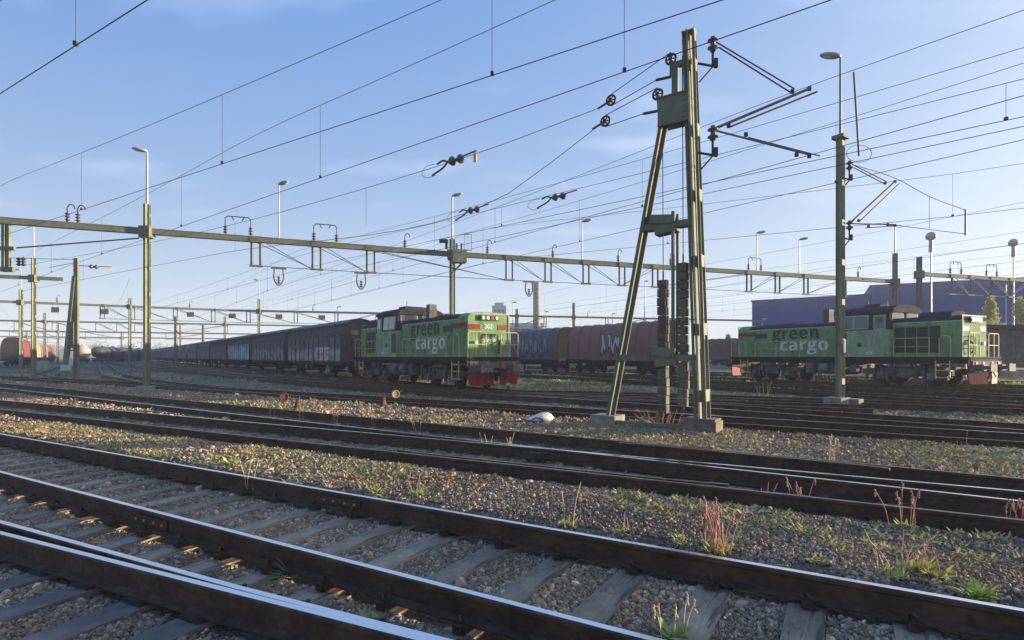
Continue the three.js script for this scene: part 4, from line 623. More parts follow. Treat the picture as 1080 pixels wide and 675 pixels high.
  for (const [x, y, px, py, pl] of fl) { pulley(x, y); nb().rod(V(x, y + 0.14, 0), V(px, py + 0.16, 0), 0.01).rod(V(x, y - 0.14, 0), V(px + 0.35, pl + 0.02, 0), 0.01).rod(V(px + 0.35, pl + 0.02, 0), V(px, pl, 0), 0.032).build('tension_wire', m.wire, t); nb().bar(V(x, y, 0), V(x + 0.35, y - 0.12, 0), 0.05, 0.03).build('pulley_fork', m.darkSteel, t); }
  // arms to the track on the right
  const n0 = t.children.length; cantilever(t, P(AM.X - 0.16, AM.d - 0.08, 0), [0.995, 0.1], 8.45, 6.5, 2.6, 7.72, 6.2);
  t.updateMatrixWorld(true); const inv = t.matrixWorld.clone().invert(); t.children.slice(n0).forEach(c => c.applyMatrix4(inv));
}
// slim mast right with lamp and arm
{
  const X = 11.2, d = 19.4, t = thing('lamp_mast', 'slim mast with tall street lamp in front of the right locomotive', 'catenary mast', P(0, 0));
  latticeMast(t, X, -d, 9.2, 0.27, m.mastLight, 2.2); nb().box(0.62, 0.4, 0.6, X - 0.16, 0.16, -d + 0.05, 0.6).box(0.34, 0.4, 0.5, X + 0.38, 0.12, -d + 0.1, 0.6).build('base_block', m.concrete, t);
  nb().box(0.4, 0.12, 0.4, X, 9.22, -d, 0.6).build('cap', m.mast, t); lampPole(t, V(X, 9.2, -d), 2.75, [-0.9, -0.1], 0.05);
  nb().box(0.16, 0.45, 0.14, X - 0.06, 2.1, -d + 0.24, 0.6).build('junction_box', m.concrete, t);
  cantilever(t, P(X, d, 0), [0.98, 0.2], 8.15, 6.1, 2.2, 7.85, 6.3);
}
// left masts
{
  const X = -31.7, d = 41.4, t = thing('tension_mast', 'narrow A-frame mast at left with white sign at its foot', 'catenary mast', P(0, 0));
  nb().bar(P(X, d, 0), P(X, d, 8.9), 0.2, 0.3).build('mast', m.mast, t); nb().bar(P(X - 0.75, d - 0.2, 0), P(X - 0.1, d, 7.6), 0.3, 0.24).bar(P(X - 0.5, d, 2.2), P(X, d, 2.2), 0.1).bar(P(X - 0.3, d, 4.4), P(X, d, 4.4), 0.1).build('strut', m.mastLight, t);
  nb().box(0.24, 1.9, 0.24, X - 0.18, 3.3, -d + 0.1).build('counterweight', m.weight, t); nb().box(0.75, 0.42, 0.03, X - 0.5, 0.95, -d + 0.35).build('sign', m.white, t); nb().box(0.26, 0.5, 0.03, X - 0.15, 1.35, -d + 0.33).build('sign', m.white, t);
  nb().box(1.4, 0.22, 0.7, X - 0.6, 0.05, -d).build('base_block', m.concrete, t); nb().rod(P(X, d, 8.8), P(X - 4.5, d - 0.5, 8.85), 0.02).rod(P(X, d, 8.6), P(X - 1.8, d - 0.2, 8.2), 0.02).build('arm', m.darkSteel, t);
  for (const [lx, ld, top, lab] of [[-65, 110, 9.5, 'thin far mast behind the cream wagon at left'], [-76, 140, 9.5, 'thinnest far mast beside the far left wagons'], [-36, 130, 9.6, 'far mast rising behind the row of covered wagons']]) { const q = thing('catenary_mast', lab, 'catenary mast', P(lx, ld, 0)); nb().bar(V(0, G0, 0), V(0, top, 0), 0.45).build('mast', m.mast, q); nb().bar(V(0, 8, 0), V(1.8, 7.8, 0), 0.1).build('bracket', m.mast, q); }
  const bx = thing('relay_box', 'grey relay box standing by the left lamp mast', 'cabinet', P(-58, 70, 0)); nb().box(1.3, 1.25, 0.8, 0, 0.62, 0).build('cabinet', m.galv, bx); nb().box(1.4, 0.1, 0.9, 0, 1.29, 0).build('lid', m.concrete, bx);
}

// ------------------------------------------------------------------ overhead wires
function catenary(label, pts, o = {}) {                                  // pts: plan polyline; contact wire below, messenger above, droppers between
  const t = thing('overhead_line', label, 'overhead line', P(0, 0), 0, 'overhead lines of the yard');
  const hc = o.hc || 6.2, hm = o.hm || 8.1, sag = o.sag ?? 0.35, span = o.span || 42, rc = o.r || 0.0078, ph = o.ph || 0;
  const cum = [0]; for (let i = 1; i < pts.length; i++) cum.push(cum[i - 1] + Math.hypot(pts[i][0] - pts[i - 1][0], pts[i][1] - pts[i - 1][1]));
  const L = cum[cum.length - 1], at = s => { let i = 1; while (i < pts.length - 1 && s > cum[i]) i++; const f = (s - cum[i - 1]) / (cum[i] - cum[i - 1]); return [pts[i - 1][0] + (pts[i][0] - pts[i - 1][0]) * f, pts[i - 1][1] + (pts[i][1] - pts[i - 1][1]) * f]; };
  const my = s => { const f = (((s + ph) % span) + span) % span / span; return hm - sag * 4 * f * (1 - f); };
  const n = Math.ceil(L / 3), cw = [], mw = []; for (let i = 0; i <= n; i++) { const s = L * i / n, p = at(s); cw.push(P(...p, hc)); mw.push(P(...p, my(s))); }
  nb().add(new THREE.TubeGeometry(new THREE.CatmullRomCurve3(cw), n, rc, 5)).build('contact_wire', m.wire, t);
  if (o.hm !== 0) { nb().add(new THREE.TubeGeometry(new THREE.CatmullRomCurve3(mw), n * 2, rc * 0.85, 5)).build('messenger_wire', m.wire, t);
    for (let s = o.d0 || 4; s < L; s += o.ds || 8.6) { const p = at(s); nb().rod(P(...p, hc), P(...p, my(s)), 0.0055, 4).add(new THREE.BoxGeometry(0.05, 0.06, 0.05), new THREE.Matrix4().setPosition(P(...p, hc + 0.03))).build('dropper', m.wire, t); } }
  return t;
}
const ln = (a, b, x0, x1) => [[x0, a - b * x0], [x1, a - b * x1]];
catenary('overhead line in the top left corner above the foreground track', ln(4.3, 0.615, 5, -46), { d0: 13.2, ds: 8.2 });
catenary('overhead line rising through the left half of the sky, second from the corner', ln(8.8, 0.648, 9, -50), { d0: 3.5, ds: 7.6, ph: 10 });
catenary('overhead line from upper middle down to the left insulators', [[10, 2.23], [-22, 28.1], [-60, 60]], { d0: 2.2, ds: 8.4, ph: 20 });
catenary('overhead line held by the rusty cantilever of the A-frame mast', [[14, 2.7], [6.55, 12.6], [-9.3, 33.7], [-42, 78], [-110, 172]], { hm: 7.75, hc: 6.2, sag: 0.25, d0: 6, ds: 9.2, ph: 29 });
catenary('overhead line crossing the sky right of the slim lamp mast', [[17, 3.1], [-6.8, 34.5], [-44, 86], [-130, 205]], { d0: 5, ds: 9.4, ph: 5 });
catenary('single lower overhead wire pair passing left of the lamp mast', [[16, 4.7], [-9, 27.2], [-36, 56], [-92, 126]], { hm: 7.0, sag: 0.15, d0: 9, ds: 13 });
catenary('overhead line ending above the far curving tracks', [[16, 5.0], [-12, 32.5], [-40, 70], [-96, 132]], { hm: 7.95, d0: 7, ds: 10 });
catenary('overhead line above the left locomotive and covered wagons', [[30, 4.5], [15, 17.5], on1(0), on1(300)], { d0: 3, ds: 9, hm: 7.9 });
catenary('overhead line above the right locomotive and tarpaulin wagons', [on2(-24), on2(14), [11.6, 51.5], [-1, 73.6], [-70, 190]], { d0: 3, ds: 9, hm: 7.9 });
catenary('first overhead line behind the right locomotive', [on2(-30, 5.2), on2(130, 5.2)], { d0: 6, ds: 10 });
catenary('second overhead line behind the right locomotive', [on2(-36, 10.4), on2(130, 10.4)], { d0: 2, ds: 10 });
catenary('overhead line in front of the right locomotive', [on2(-14, -5), on2(120, -5)], { d0: 8, ds: 10 });
catenary('overhead line above the blue warehouse side of the yard', [on2(-40, 16.5), on2(120, 16.5)], { d0: 4, ds: 11 });
catenary('overhead line above the left curving track', [[-30, 44.6], [-93, 129], [-150, 205]], { d0: 3, ds: 9, hm: 7.8 });
catenary('overhead line above the far left wagons', [[-40, 40], [-84, 97], [-150, 186]], { d0: 3, ds: 9, hm: 7.8 });
// wires pulled by the A-frame mast's pulleys
{
  const w = s => [AM.X + AM.u[0] * s, AM.d + AM.u[1] * s];
  const t = thing('tension_line', 'two wires pulled left from the pulleys of the A-frame mast', 'overhead line', P(0, 0));
  nb().tube([P(...w(2.5), 7.84), P(...w(6.8), 7.48), P(...w(20), 7.2), P(...w(46), 7.9)], 0.009, 5, 30).build('messenger_wire', m.wire, t);
  nb().tube([P(...w(2.6), 7.38), P(...w(6.2), 5.95), P(...w(20), 6.1), P(...w(46), 6.2)], 0.009, 5, 30).build('contact_wire', m.wire, t);
  for (const s of [11, 19, 27, 35]) nb().rod(P(...w(s), 6.1), P(...w(s), 7.3), 0.0055, 4).build('dropper', m.wire, t);
  // insulators strung in the wires
  const ins = (lab, s, y, k, tagged) => {
    const c = P(...w(s), y), g = thing('wire_insulator', lab, 'insulator', c, Math.atan2(AM.u[1], AM.u[0]) + Math.PI, 'insulators strung in the wires'); g.scale.setScalar(k);
    for (const x of [-0.16, 0.16]) nb().lathe([[0, -0.14], [0.05, -0.14], [0.13, -0.02], [0.14, 0.03], [0.06, 0.09], [0.04, 0.14], [0, 0.14]], x, 0, 0, 12, new THREE.Euler(0, 0, -Math.PI / 2)).build('shed', m.porcelain, g);
    nb().rod(V(-0.3, 0, 0), V(0.75, 0.12, 0), 0.022).rod(V(-0.3, 0, 0), V(-0.45, 0.06, 0), 0.03).build('core', m.darkSteel, g);
    nb().tube([V(-0.75, 0.02, 0), V(-0.5, 0.08, 0), V(-0.36, 0, 0), V(-0.5, -0.12, 0), V(-0.95, -0.28, 0)], 0.028, 6).build('horn', m.darkSteel, g);
    nb().tube([V(-0.85, 0.05, 0), V(-1.2, 0.03, 0), V(-1.38, -0.12, 0), V(-1.2, -0.3, 0), V(-0.8, -0.3, 0)], 0.008, 4, 24).build('jumper', m.wire, g);
    if (tagged) nb().box(0.11, 0.26, 0.02, 0.7, -0.06, 0).build('tag', m.tagYellow, g);
  };
  ins('dark double insulator with yellow tag hanging in the upper wire', 7.1, 7.47, 1, true); ins('small dark insulator in the middle wire, left of the lowest one', 6.45, 5.92, 0.72, false); ins('lowest small dark insulator, nearest the A-frame mast', 3.65, 5.85, 0.7, false);
  const yt = thing('wire_insulator', 'dark insulator with yellow tag above the left A-frame mast', 'insulator', P(-20.9, 28.1, 6.2), 0.6, 'insulators strung in the wires'); nb().lathe(insProf(2, 0.12, 0.4), 0, 0, 0, 10, new THREE.Euler(0, 0, -Math.PI / 2)).build('shed', m.porcelain, yt); nb().rod(V(-0.4, 0, 0), V(0.9, 0.05, 0), 0.02).build('core', m.darkSteel, yt); nb().box(0.11, 0.2, 0.02, 0.75, -0.06, 0).build('tag', m.tagYellow, yt);
  const dr = thing('jumper_bar', 'dark vertical jumper bar with wire loop beside the tall lamp', 'jumper', P(0, 0)); const a = [7.75, 12.9]; nb().rod(P(...a, 8.2), P(a[0] + 0.12, a[1], 6.3), 0.022).build('bar', m.tubeAlu, dr); nb().add(new THREE.TorusGeometry(0.26, 0.007, 5, 24), new THREE.Matrix4().compose(P(a[0] + 0.12, a[1], 6.35), new THREE.Quaternion(), V(1.1, 0.75, 1))).build('loop', m.wire, dr);
  const sw = thing('span_wire', 'short sagging anchored wire ending right of the slim mast arm', 'overhead line', P(0, 0)); nb().tube([P(11.6, 19.4, 8.3), P(13.35, 19.8, 7.95), P(14.6, 19.9, 7.35), P(16.1, 20.2, 6.95)], 0.011, 5, 20).tube([P(13.35, 19.8, 6.32), P(16.1, 20.2, 6.1)], 0.011, 5, 8).rod(P(16.1, 20.2, 6.98), P(16.1, 20.2, 6.05), 0.028).rod(P(14.6, 19.9, 7.35), P(14.6, 19.9, 6.22), 0.007).build('wires', m.wire, sw);
}

// ------------------------------------------------------------------ background
{
  // blue warehouse in two volumes
  const vol = (lab, a, b, h, dep, roofM) => {
    const t = thing('warehouse', lab, 'building', P(0, 0), 0, 'blue warehouses'); const dx = b[0] - a[0], dd = b[1] - a[1], L = Math.hypot(dx, dd), ang = Math.atan2(dd, dx), c = [(a[0] + b[0]) / 2 - dd / L * dep / 2 * -1, (a[1] + b[1]) / 2 + dx / L * dep / 2];
    c[0] = (a[0] + b[0]) / 2 + (-dd / L) * dep / 2; 
    nb().box(L, h, dep, 0, h / 2, 0).build('wall', m.blueWall, t).position.copy(P(c[0], c[1], 0)); t.children[0].rotation.y = ang;
    const rf = nb().box(L + 0.4, 0.5, dep + 0.4, 0, h + 0.1, 0).build('roof_edge', m.blueWall, t); rf.position.copy(P(c[0], c[1], 0)); rf.rotation.y = ang;
    for (let i = 1; i < L / 6; i++) { const f = i * 6 / L, j = nb().box(0.14, h, 0.1, 0, h / 2, 0).build('panel_joint', m.blueWall, t); j.position.copy(P(a[0] + dx * f, a[1] + dd * f - 0.02, 0)); j.rotation.y = ang; }
    return t;
  };
  vol('lower left wing of the long blue warehouse', [63.3, 150], [84.2, 134], 16.2, 50); vol('higher right part of the long blue warehouse', [84.4, 133.8], [150, 98], 18.2, 60);
  const lampPost = (lab, px, d, top, round) => { const X = (px - CX) / F * d, t = thing('street_lamp', lab, 'street lamp', P(X, d, 0), 0, 'lamps of the yard'); nb().rod(V(0, G0, 0), V(0, top, 0), 0.12, 8, 0.07).build('lamp_pole', m.galv, t); if (round) nb().rod(V(0, top - 1.6, 0), V(0, top - 0.2, 0), 0.26, 8, 0.22).build('mast_head', m.galv, t), nb().lathe([[0, 0], [0.55, 0.35], [0.6, 0.75], [0.35, 1.1], [0, 1.2]], 0, top - 0.3, 0, 14).build('lamp_head', m.lampHead, t); else nb().add(new THREE.SphereGeometry(0.5, 10, 6), new THREE.Matrix4().compose(V(0.4, top, 0), new THREE.Quaternion(), V(1.1, 0.26, 0.5))).build('lamp_head', m.lampHead, t); return t; };
  lampPost('floodlight mast with bulbous head above the right locomotive cab', 982, 70, 16.2, true); lampPost('floodlight mast with bulbous head near the right edge', 1069, 78, 17, true);
  lampPost('thin lamp post left of the floodlight at right edge', 1061, 90, 13.2); lampPost('thin lamp post in front of the lower warehouse wing', 804, 110, 9); lampPost('thin lamp post before the warehouse corner', 925, 100, 8.5);
  lampPost('far lamp post above the covered wagons', 137, 150, 15.5); lampPost('far lamp post between left gantry hangers', 356, 140, 14); lampPost('far lamp post beside the chimney', 575, 130, 12); lampPost('far lamp post left of the white tower', 505, 160, 12.5); lampPost('far lamp post right of the white tower', 541, 120, 13.2); lampPost('far lamp post behind the A-frame mast', 680, 115, 17); lampPost('far lamp post behind the red wagon', 646, 150, 13);
  const ch = thing('chimney', 'tall pale concrete chimney behind the blue grey wagon', 'chimney', P(6.5, 150, 0)); nb().lathe([[0, 0], [1.0, 0], [0.92, 20.5], [1.0, 20.6], [1.0, 21.3], [0.7, 21.3]], 0, 0, 0, 20).build('shaft', m.concrete, ch); 
  const tw = thing('tower_block', 'white square tower behind the left locomotive', 'building', P(-4.0, 180, 0)); tw.scale.setScalar(0.62); nb().box(7.2, 28.5, 7.2, 0, 14.25, 0).build('wall', m.pale, tw); nb().box(4.6, 1.6, 4.6, 0, 29.3, 0).build('roof', m.pale, tw); for (const x of [-1.9, 0, 1.9]) nb().box(0.9, 5.5, 0.1, x, 23.6, 3.62).build('window', m.glass, tw);
  const lb = thing('low_building', 'pale low building on the horizon behind the wagons', 'building', P(14, 220, 0)); lb.scale.setScalar(0.72); nb().box(50, 17, 20, 0, 8.5, 0).build('wall', m.pale, lb); nb().box(18, 3, 14, -12, 18.5, 0).build('roof', m.pale, lb);
  const hut = thing('shelter', 'low dark flat roofed shelter with white panels at the right edge', 'building', P(47, 56, 0)); nb().box(11, 0.35, 4, 0, 4.6, 0).build('roof', m.charcoal, hut); nb().box(10.4, 3.9, 3, 0, 2.4, -0.3).build('wall', m.hut, hut); for (const y of [1.7, 2.5, 3.3, 4.0]) nb().box(3.6, 0.34, 0.06, -3.0, y, 1.24).build('panel', m.white, hut); for (const x of [-5, -1, 1.2, 3, 5]) nb().bar(V(x, 0, 1.6), V(x, 4.5, 1.6), 0.14).build('post', m.hut, hut);
  const pf = mesh('platform', nb().box(40, 0.75, 6, 0, 0.36, 0).geo(), m.concrete); pf.position.copy(P(58, 50, 0)); pf.rotation.y = 0.15; tag(pf, 'grey concrete loading platform at the right edge', 'platform', null, 'structure');
}
// leafy trees: trunk, limbs and a crown of many small leaf faces
function leafCloud(lobes, n, size, seedv) {
  seed = seedv; const pos = [], v = V(0, 0, 0), a = V(0, 0, 0), b = V(0, 0, 0);
  for (let i = 0; i < n; i++) { const L = lobes[Math.floor(rnd() * lobes.length)]; do v.set(rr(-1, 1), rr(-1, 1), rr(-1, 1)); while (v.lengthSq() > 1); v.multiplyScalar(0.55 + 0.5 * rnd()); v.set(L[0] + v.x * L[3], L[1] + v.y * L[4], L[2] + v.z * L[3]);
    a.set(rr(-1, 1), rr(-1, 1), rr(-1, 1)).normalize().multiplyScalar(size * rr(0.5, 1.3)); b.set(rr(-1, 1), rr(-1, 1), rr(-1, 1)).cross(a).normalize().multiplyScalar(size * rr(0.3, 0.8));
    pos.push(v.x - a.x, v.y - a.y, v.z - a.z, v.x + b.x, v.y + b.y, v.z + b.z, v.x + a.x, v.y + a.y, v.z + a.z, v.x - a.x, v.y - a.y, v.z - a.z, v.x + a.x, v.y + a.y, v.z + a.z, v.x - b.x, v.y - b.y, v.z - b.z); }
  const g = new THREE.BufferGeometry(); g.setAttribute('position', new THREE.Float32BufferAttribute(pos, 3)); g.computeVertexNormals(); return boxUV(g);
}
const leafMat = (r, g, b) => new THREE.MeshPhysicalMaterial({ color: lin(r, g, b), roughness: 0.9, transmission: 0.35, thickness: 0, side: THREE.DoubleSide });
{
  const mk = (lab, px, d, h, w, sd, mt) => { seed = sd; const X = (px - CX) / F * d, t = thing('birch_tree', lab, 'tree', P(X, d, 0), 0, 'trees by the warehouse'), lobes = []; for (let i = 0; i < 9; i++) { const f = i / 8; lobes.push([rr(-1, 1) * w * (1 - f) * 0.55, h * (0.42 + 0.5 * f), rr(-1, 1) * w * (1 - f) * 0.5, w * (0.5 - 0.3 * f), h * 0.13]); }
    const br = nb().rod(V(0, G0, 0), V(0, h * 0.9, 0), 0.16, 8, 0.04); for (const L of lobes) br.rod(V(0, L[1] * 0.75, 0), V(L[0], L[1], L[2]), 0.05, 5, 0.015); br.build('trunk', mat(0.2, 0.18, 0.15, 0.9), t); mesh('crown', leafCloud(lobes, 3600, 0.16, sd + 5), mt, t); };
  const ly = leafMat(0.42, 0.42, 0.10); mk('yellow green tree beside the shelter roof', 1045, 74, 9.4, 3.2, 11, ly); mk('yellow green tree cut by the right edge', 1077, 72, 9.0, 3.6, 22, ly); mk('small yellow green tree behind the brown far wagon', 768, 150, 7.5, 3.5, 33, ly);
}
// wooded hill and tree belt on the horizon
{
  const hill = (lab, d, x0, x1, top, sd, c, kind) => { const n = 120, pos = [], idx = []; for (let i = 0; i <= n; i++) { const f = i / n, x = x0 + (x1 - x0) * f, y = top * Math.pow(Math.sin(Math.PI * f), 0.7) * (0.7 + 0.6 * (fbm(f * 6, 1, sd, 4) - 0.3)) + (kind ? 4 * hash2(i, 2, sd) : 0); for (const [dy, dz] of [[-4, -60], [y * 0.55, -20], [y, 0], [-4, 300]]) pos.push(x, dy, -(d + dz + 30 * fbm(f * 40, dz, sd, 2))); } for (let i = 0; i < n; i++) for (let k = 0; k < 3; k++) { const a = i * 4 + k; idx.push(a, a + 4, a + 1, a + 1, a + 4, a + 5); }
    const g = new THREE.BufferGeometry(); g.setAttribute('position', new THREE.Float32BufferAttribute(pos, 3)); g.setIndex(idx); g.computeVertexNormals(); boxUV(g, 0.05); const h = mesh('hill', g, mat(...c, 1, 0, tGrime)); tag(h, lab, 'hill', null, 'structure'); };
  hill('low wooded hill on the left horizon', 900, -1000, -520, 24, 5, [0.05, 0.085, 0.04]); hill('long low ridge along the horizon', 1150, -1500, 900, 13, 9, [0.05, 0.085, 0.045]);
  seed = 777; const lobes = []; for (let i = 0; i < 90; i++) { const x = rr(-560, -250), d = 430 + rr(-30, 60); lobes.push([x, rr(3, 8), -d, rr(5, 11), rr(4, 8)]); }
  tag(mesh('far_trees', leafCloud(lobes, 16000, 0.75, 779), leafMat(0.16, 0.2, 0.07)), 'belt of light green trees on the far left horizon', 'trees', null, 'stuff');
}

// ------------------------------------------------------------------ small things on the ground
{
  // ball-weighted switch stands
  const stand = (lab, px, py, ballM, dirx) => {
    const [X, d, Y] = ground(px, py), t = thing('switch_stand', lab, 'switch stand', P(X, d, Y), 0.5, 'point levers on the gravel'); t.scale.setScalar(0.78);
    nb().box(0.62, 0.06, 0.34, 0, 0.0, 0).add(new THREE.CylinderGeometry(0.1, 0.2, 0.36, 4), new THREE.Matrix4().makeRotationY(0.78).setPosition(0, 0.2, 0)).build('base', m.rust, t);
    nb().rod(V(0, 0.36, 0), V(dirx * 0.5, 0.55, 0.02), 0.024, 6).rod(V(0, 0.3, -0.12), V(0, 0.3, 0.12), 0.05, 8).build('lever', m.rust, t);
    nb().add(new THREE.CylinderGeometry(0.17, 0.17, 0.13, 24), new THREE.Matrix4().makeRotationX(Math.PI / 2).setPosition(dirx * 0.52, 0.52, 0.02)).add(new THREE.TorusGeometry(0.15, 0.03, 6, 20), new THREE.Matrix4().setPosition(dirx * 0.52, 0.52, 0.08)).build('weight', ballM, t);
    nb().rod(V(dirx * 0.52, 0.5, 0), V(dirx * 0.86, 0.68, 0), 0.02).build('handle', m.rust, t);
  };
  stand('rusty switch stand with round weight on its left', 314, 432, m.rust, -1); stand('switch stand with orange and pale round weight on its right', 404, 429, mat(0.42, 0.27, 0.14, 0.7, 0, tGrime), 1);
  // white bag
  const [X, d] = ground(571, 445), bag = thing('plastic_bag', 'white plastic bag lying on the gravel', 'bag', P(X, d, groundY(X, d) - 0.01), 0.35);
  const g = new THREE.SphereGeometry(1, 28, 18), p = g.attributes.position; for (let i = 0; i < p.count; i++) { const x = p.getX(i), y = p.getY(i), z = p.getZ(i), k = 1 + 0.30 * (fbm(x * 2.2 + 5, y * 2.2 + z * 1.7, 61, 3) - 0.5); p.setXYZ(i, x * 0.33 * k, Math.max(-0.1, y * (0.13 + 0.05 * x) * k), z * 0.17 * k); } g.computeVertexNormals(); g.translate(0, 0.1, 0); boxUV(g); mesh('bag', g, m.stoneWhite, bag);
  nb().tube([V(-0.32, 0.05, 0.08), V(-0.22, 0.14, 0.16), V(-0.05, 0.08, 0.2), V(-0.12, 0.01, 0.22), V(-0.3, 0.01, 0.18)], 0.014, 5).tube([V(-0.34, 0.03, 0.1), V(-0.2, 0.05, 0.2), V(-0.02, 0.02, 0.22)], 0.012, 5).build('cord', m.runningDark, bag);
  // timber scraps by the A-frame strut foot
  const bp = P(3.05, 13.25, groundY(3.05, 13.25));
  for (const [lab, x, z, l, ry, rz] of [['longest broken plank beside the A-frame foot', 0, 0, 0.75, 0.4, 0.2], ['tilted short plank leaning on the A-frame foot', 0.1, 0.1, 0.5, -0.6, -0.35], ['small upright timber stub by the A-frame foot', 0.32, -0.05, 0.4, 0.2, 1.3]]) { const s = mesh('plank', nb().box(l, 0.05, 0.14, 0, 0.12, 0, 0, rz).geo(), m.timber); s.position.copy(bp).add(V(x, 0, z)); s.rotation.y = ry; tag(s, lab, 'plank', 'timber scraps at the A-frame foot'); }
  const [sx, sd] = ground(562, 420, 0), slab = mesh('concrete_slab', nb().box(1.9, 0.14, 0.9, 0, 0.06, 0).geo(), m.concrete); slab.position.copy(P(sx, sd, 0)); slab.rotation.y = 0.6; tag(slab, 'flat grey slab between the tracks before the left locomotive', 'slab');
  const stub = (lab, px, py, h) => { const [X, d] = ground(px, py, 0), o = thing('buffer_post', lab, 'post', P(X, d, 0)); nb().rod(V(0, G0, 0), V(0, h, 0), 0.07, 8).build('post', m.rust, o); nb().box(0.2, 0.12, 0.16, 0, h, 0).build('cap', m.galv, o); };
  stub('short post by the plough of the left locomotive', 536, 418, 0.5);
}

// ------------------------------------------------------------------ weeds
const leafG = leafMat(0.26, 0.38, 0.06), leafY = leafMat(0.44, 0.48, 0.09), stalkR = mat(0.46, 0.25, 0.18, 0.9), stalkD = mat(0.55, 0.45, 0.27, 0.9);
function blade(b, base, dir, len, w, bend) {                             // curved tapered leaf of four segments
  const side = V(dir.z, 0, -dir.x).normalize(), pos = [], N = 4, pt = i => { const f = i / N; return base.clone().add(V(dir.x * len * f, dir.y * len * f - bend * len * f * f, dir.z * len * f)); }, wd = i => w * Math.sin(Math.PI * (0.18 + 0.82 * i / N)) * (i === N ? 0 : 1);
  for (let i = 0; i < N; i++) { const a = pt(i), c = pt(i + 1), s0 = side.clone().multiplyScalar(wd(i)), s1 = side.clone().multiplyScalar(wd(i + 1)); const q = [a.clone().sub(s0), a.clone().add(s0), c.clone().sub(s1), c.clone().add(s1)]; for (const k of [0, 1, 2, 1, 3, 2]) pos.push(q[k].x, q[k].y, q[k].z); }
  const g = new THREE.BufferGeometry(); g.setAttribute('position', new THREE.Float32BufferAttribute(pos, 3)); g.computeVertexNormals(); b.add(boxUV(g));
}
function weed(lab, px, py, o) {
  const [X, d] = ground(px, py), t = thing('weed', lab, 'weed', P(X, d, groundY(X, d)), 0, 'weeds between the tracks'); const S = d / F;                       // o sizes in metres
  if (o.leaves) { const b = nb(); for (let i = 0; i < o.leaves; i++) { const a = rnd() * 6.28, up = rr(0.5, 1.6); const dir = V(Math.cos(a), up, Math.sin(a)).normalize(); blade(b, V(rr(-1, 1) * (o.spread || 0.03), 0, rr(-1, 1) * (o.spread || 0.03)), dir, 1.25 * o.ll * rr(0.6, 1.2), 1.3 * o.lw * rr(0.7, 1.2), rr(0.05, 0.45)); } b.build('leaves', o.yellow ? leafY : leafG, t); }
  if (o.stalks) { const b = nb(), sp = o.spread || 0.08; for (let i = 0; i < o.stalks * 1.5; i++) { const x = rr(-1, 1) * sp, z = rr(-1, 1) * sp, h = 1.3 * o.h * rr(0.55, 1.05), tx = x * 1.4 + rr(-1, 1) * h * (o.lean || 0.26), tz = z * 1.4 + rr(-1, 1) * h * 0.22; b.tube([V(x, 0, z), V(x + (tx - x) * 0.35, h * 0.55, z + (tz - z) * 0.4), V(tx, h, tz)], o.sr || 0.0036, 4, 6); if (o.head) for (let k = 0; k < 5; k++) b.add(new THREE.SphereGeometry(rr(0.006, 0.011), 5, 4), new THREE.Matrix4().setPosition(tx + rr(-0.008, 0.008), h - k * 0.018, tz + rr(-0.008, 0.008))); } b.build('stalks', o.dry ? stalkD : stalkR, t); }
}
seed = 4242;
weed('largest clump of dry reddish stalks right of the far foreground rail', 755, 582, { leaves: 46, ll: 0.12, lw: 0.007, stalks: 16, h: 0.34, spread: 0.1, head: true, yellow: true });
weed('green tuft with one tall thin stalk in the gravel', 600, 556, { leaves: 26, ll: 0.11, lw: 0.009, stalks: 1, h: 0.5, dry: true, yellow: true });
weed('tiny reddish sprout left of the largest stalk clump', 657, 562, { leaves: 16, ll: 0.08, lw: 0.008, stalks: 2, h: 0.16, yellow: true });
weed('reddish stalks over a green tuft below the dull rail', 845, 542, { leaves: 36, ll: 0.11, lw: 0.01, stalks: 5, h: 0.3, head: true, yellow: true });
weed('red stalks with bright green foot, second from right', 953, 560, { leaves: 30, ll: 0.11, lw: 0.011, stalks: 5, h: 0.36, head: true, yellow: true });
weed('red stalks cut by the right edge of view', 1077, 566, { leaves: 18, ll: 0.11, lw: 0.01, stalks: 6, h: 0.36, head: true, yellow: true });
weed('bent pale dry stalks leaning left near the foreground rail', 940, 610, { leaves: 16, ll: 0.12, lw: 0.008, stalks: 5, h: 0.24, spread: 0.09, lean: 0.9, dry: true, yellow: true });
weed('broad leaved bright plant with dry stalk at lower right', 972, 606, { leaves: 26, ll: 0.13, lw: 0.016, stalks: 5, h: 0.26, spread: 0.1, lean: 0.3, yellow: true });
weed('leafy plant right of the broad leaved one', 990, 612, { leaves: 18, ll: 0.12, lw: 0.016, stalks: 2, h: 0.24, yellow: true });
weed('upright feathery green plant near the lower right corner', 1030, 632, { leaves: 42, ll: 0.15, lw: 0.009, spread: 0.05 });
weed('slim green plant growing against the dull rail', 808, 533, { leaves: 14, ll: 0.16, lw: 0.008, stalks: 2, h: 0.24 });
weed('round green rosette between the two foreground tracks', 308, 610, { leaves: 40, ll: 0.17, lw: 0.011, spread: 0.03 });
weed('sunlit upright leaves behind the bottom rail', 398, 662, { leaves: 12, ll: 0.15, lw: 0.014, stalks: 2, h: 0.14, yellow: true });
weed('broad green leaves with seed stalk at the bottom edge', 708, 676, { leaves: 16, ll: 0.15, lw: 0.022, stalks: 3, h: 0.24, head: true, dry: true });
weed('tall thin plant inside the foreground track', 263, 524, { leaves: 20, ll: 0.12, lw: 0.009, stalks: 2, h: 0.36, dry: true });
weed('short grass tuft inside the foreground track', 301, 526, { leaves: 18, ll: 0.13, lw: 0.008 });
weed('yellow green tuft behind the foreground rail', 440, 524, { leaves: 26, ll: 0.13, lw: 0.01, stalks: 2, h: 0.2, yellow: true });
weed('small tuft left of the yellow green one', 396, 520, { leaves: 20, ll: 0.11, lw: 0.01, yellow: true });
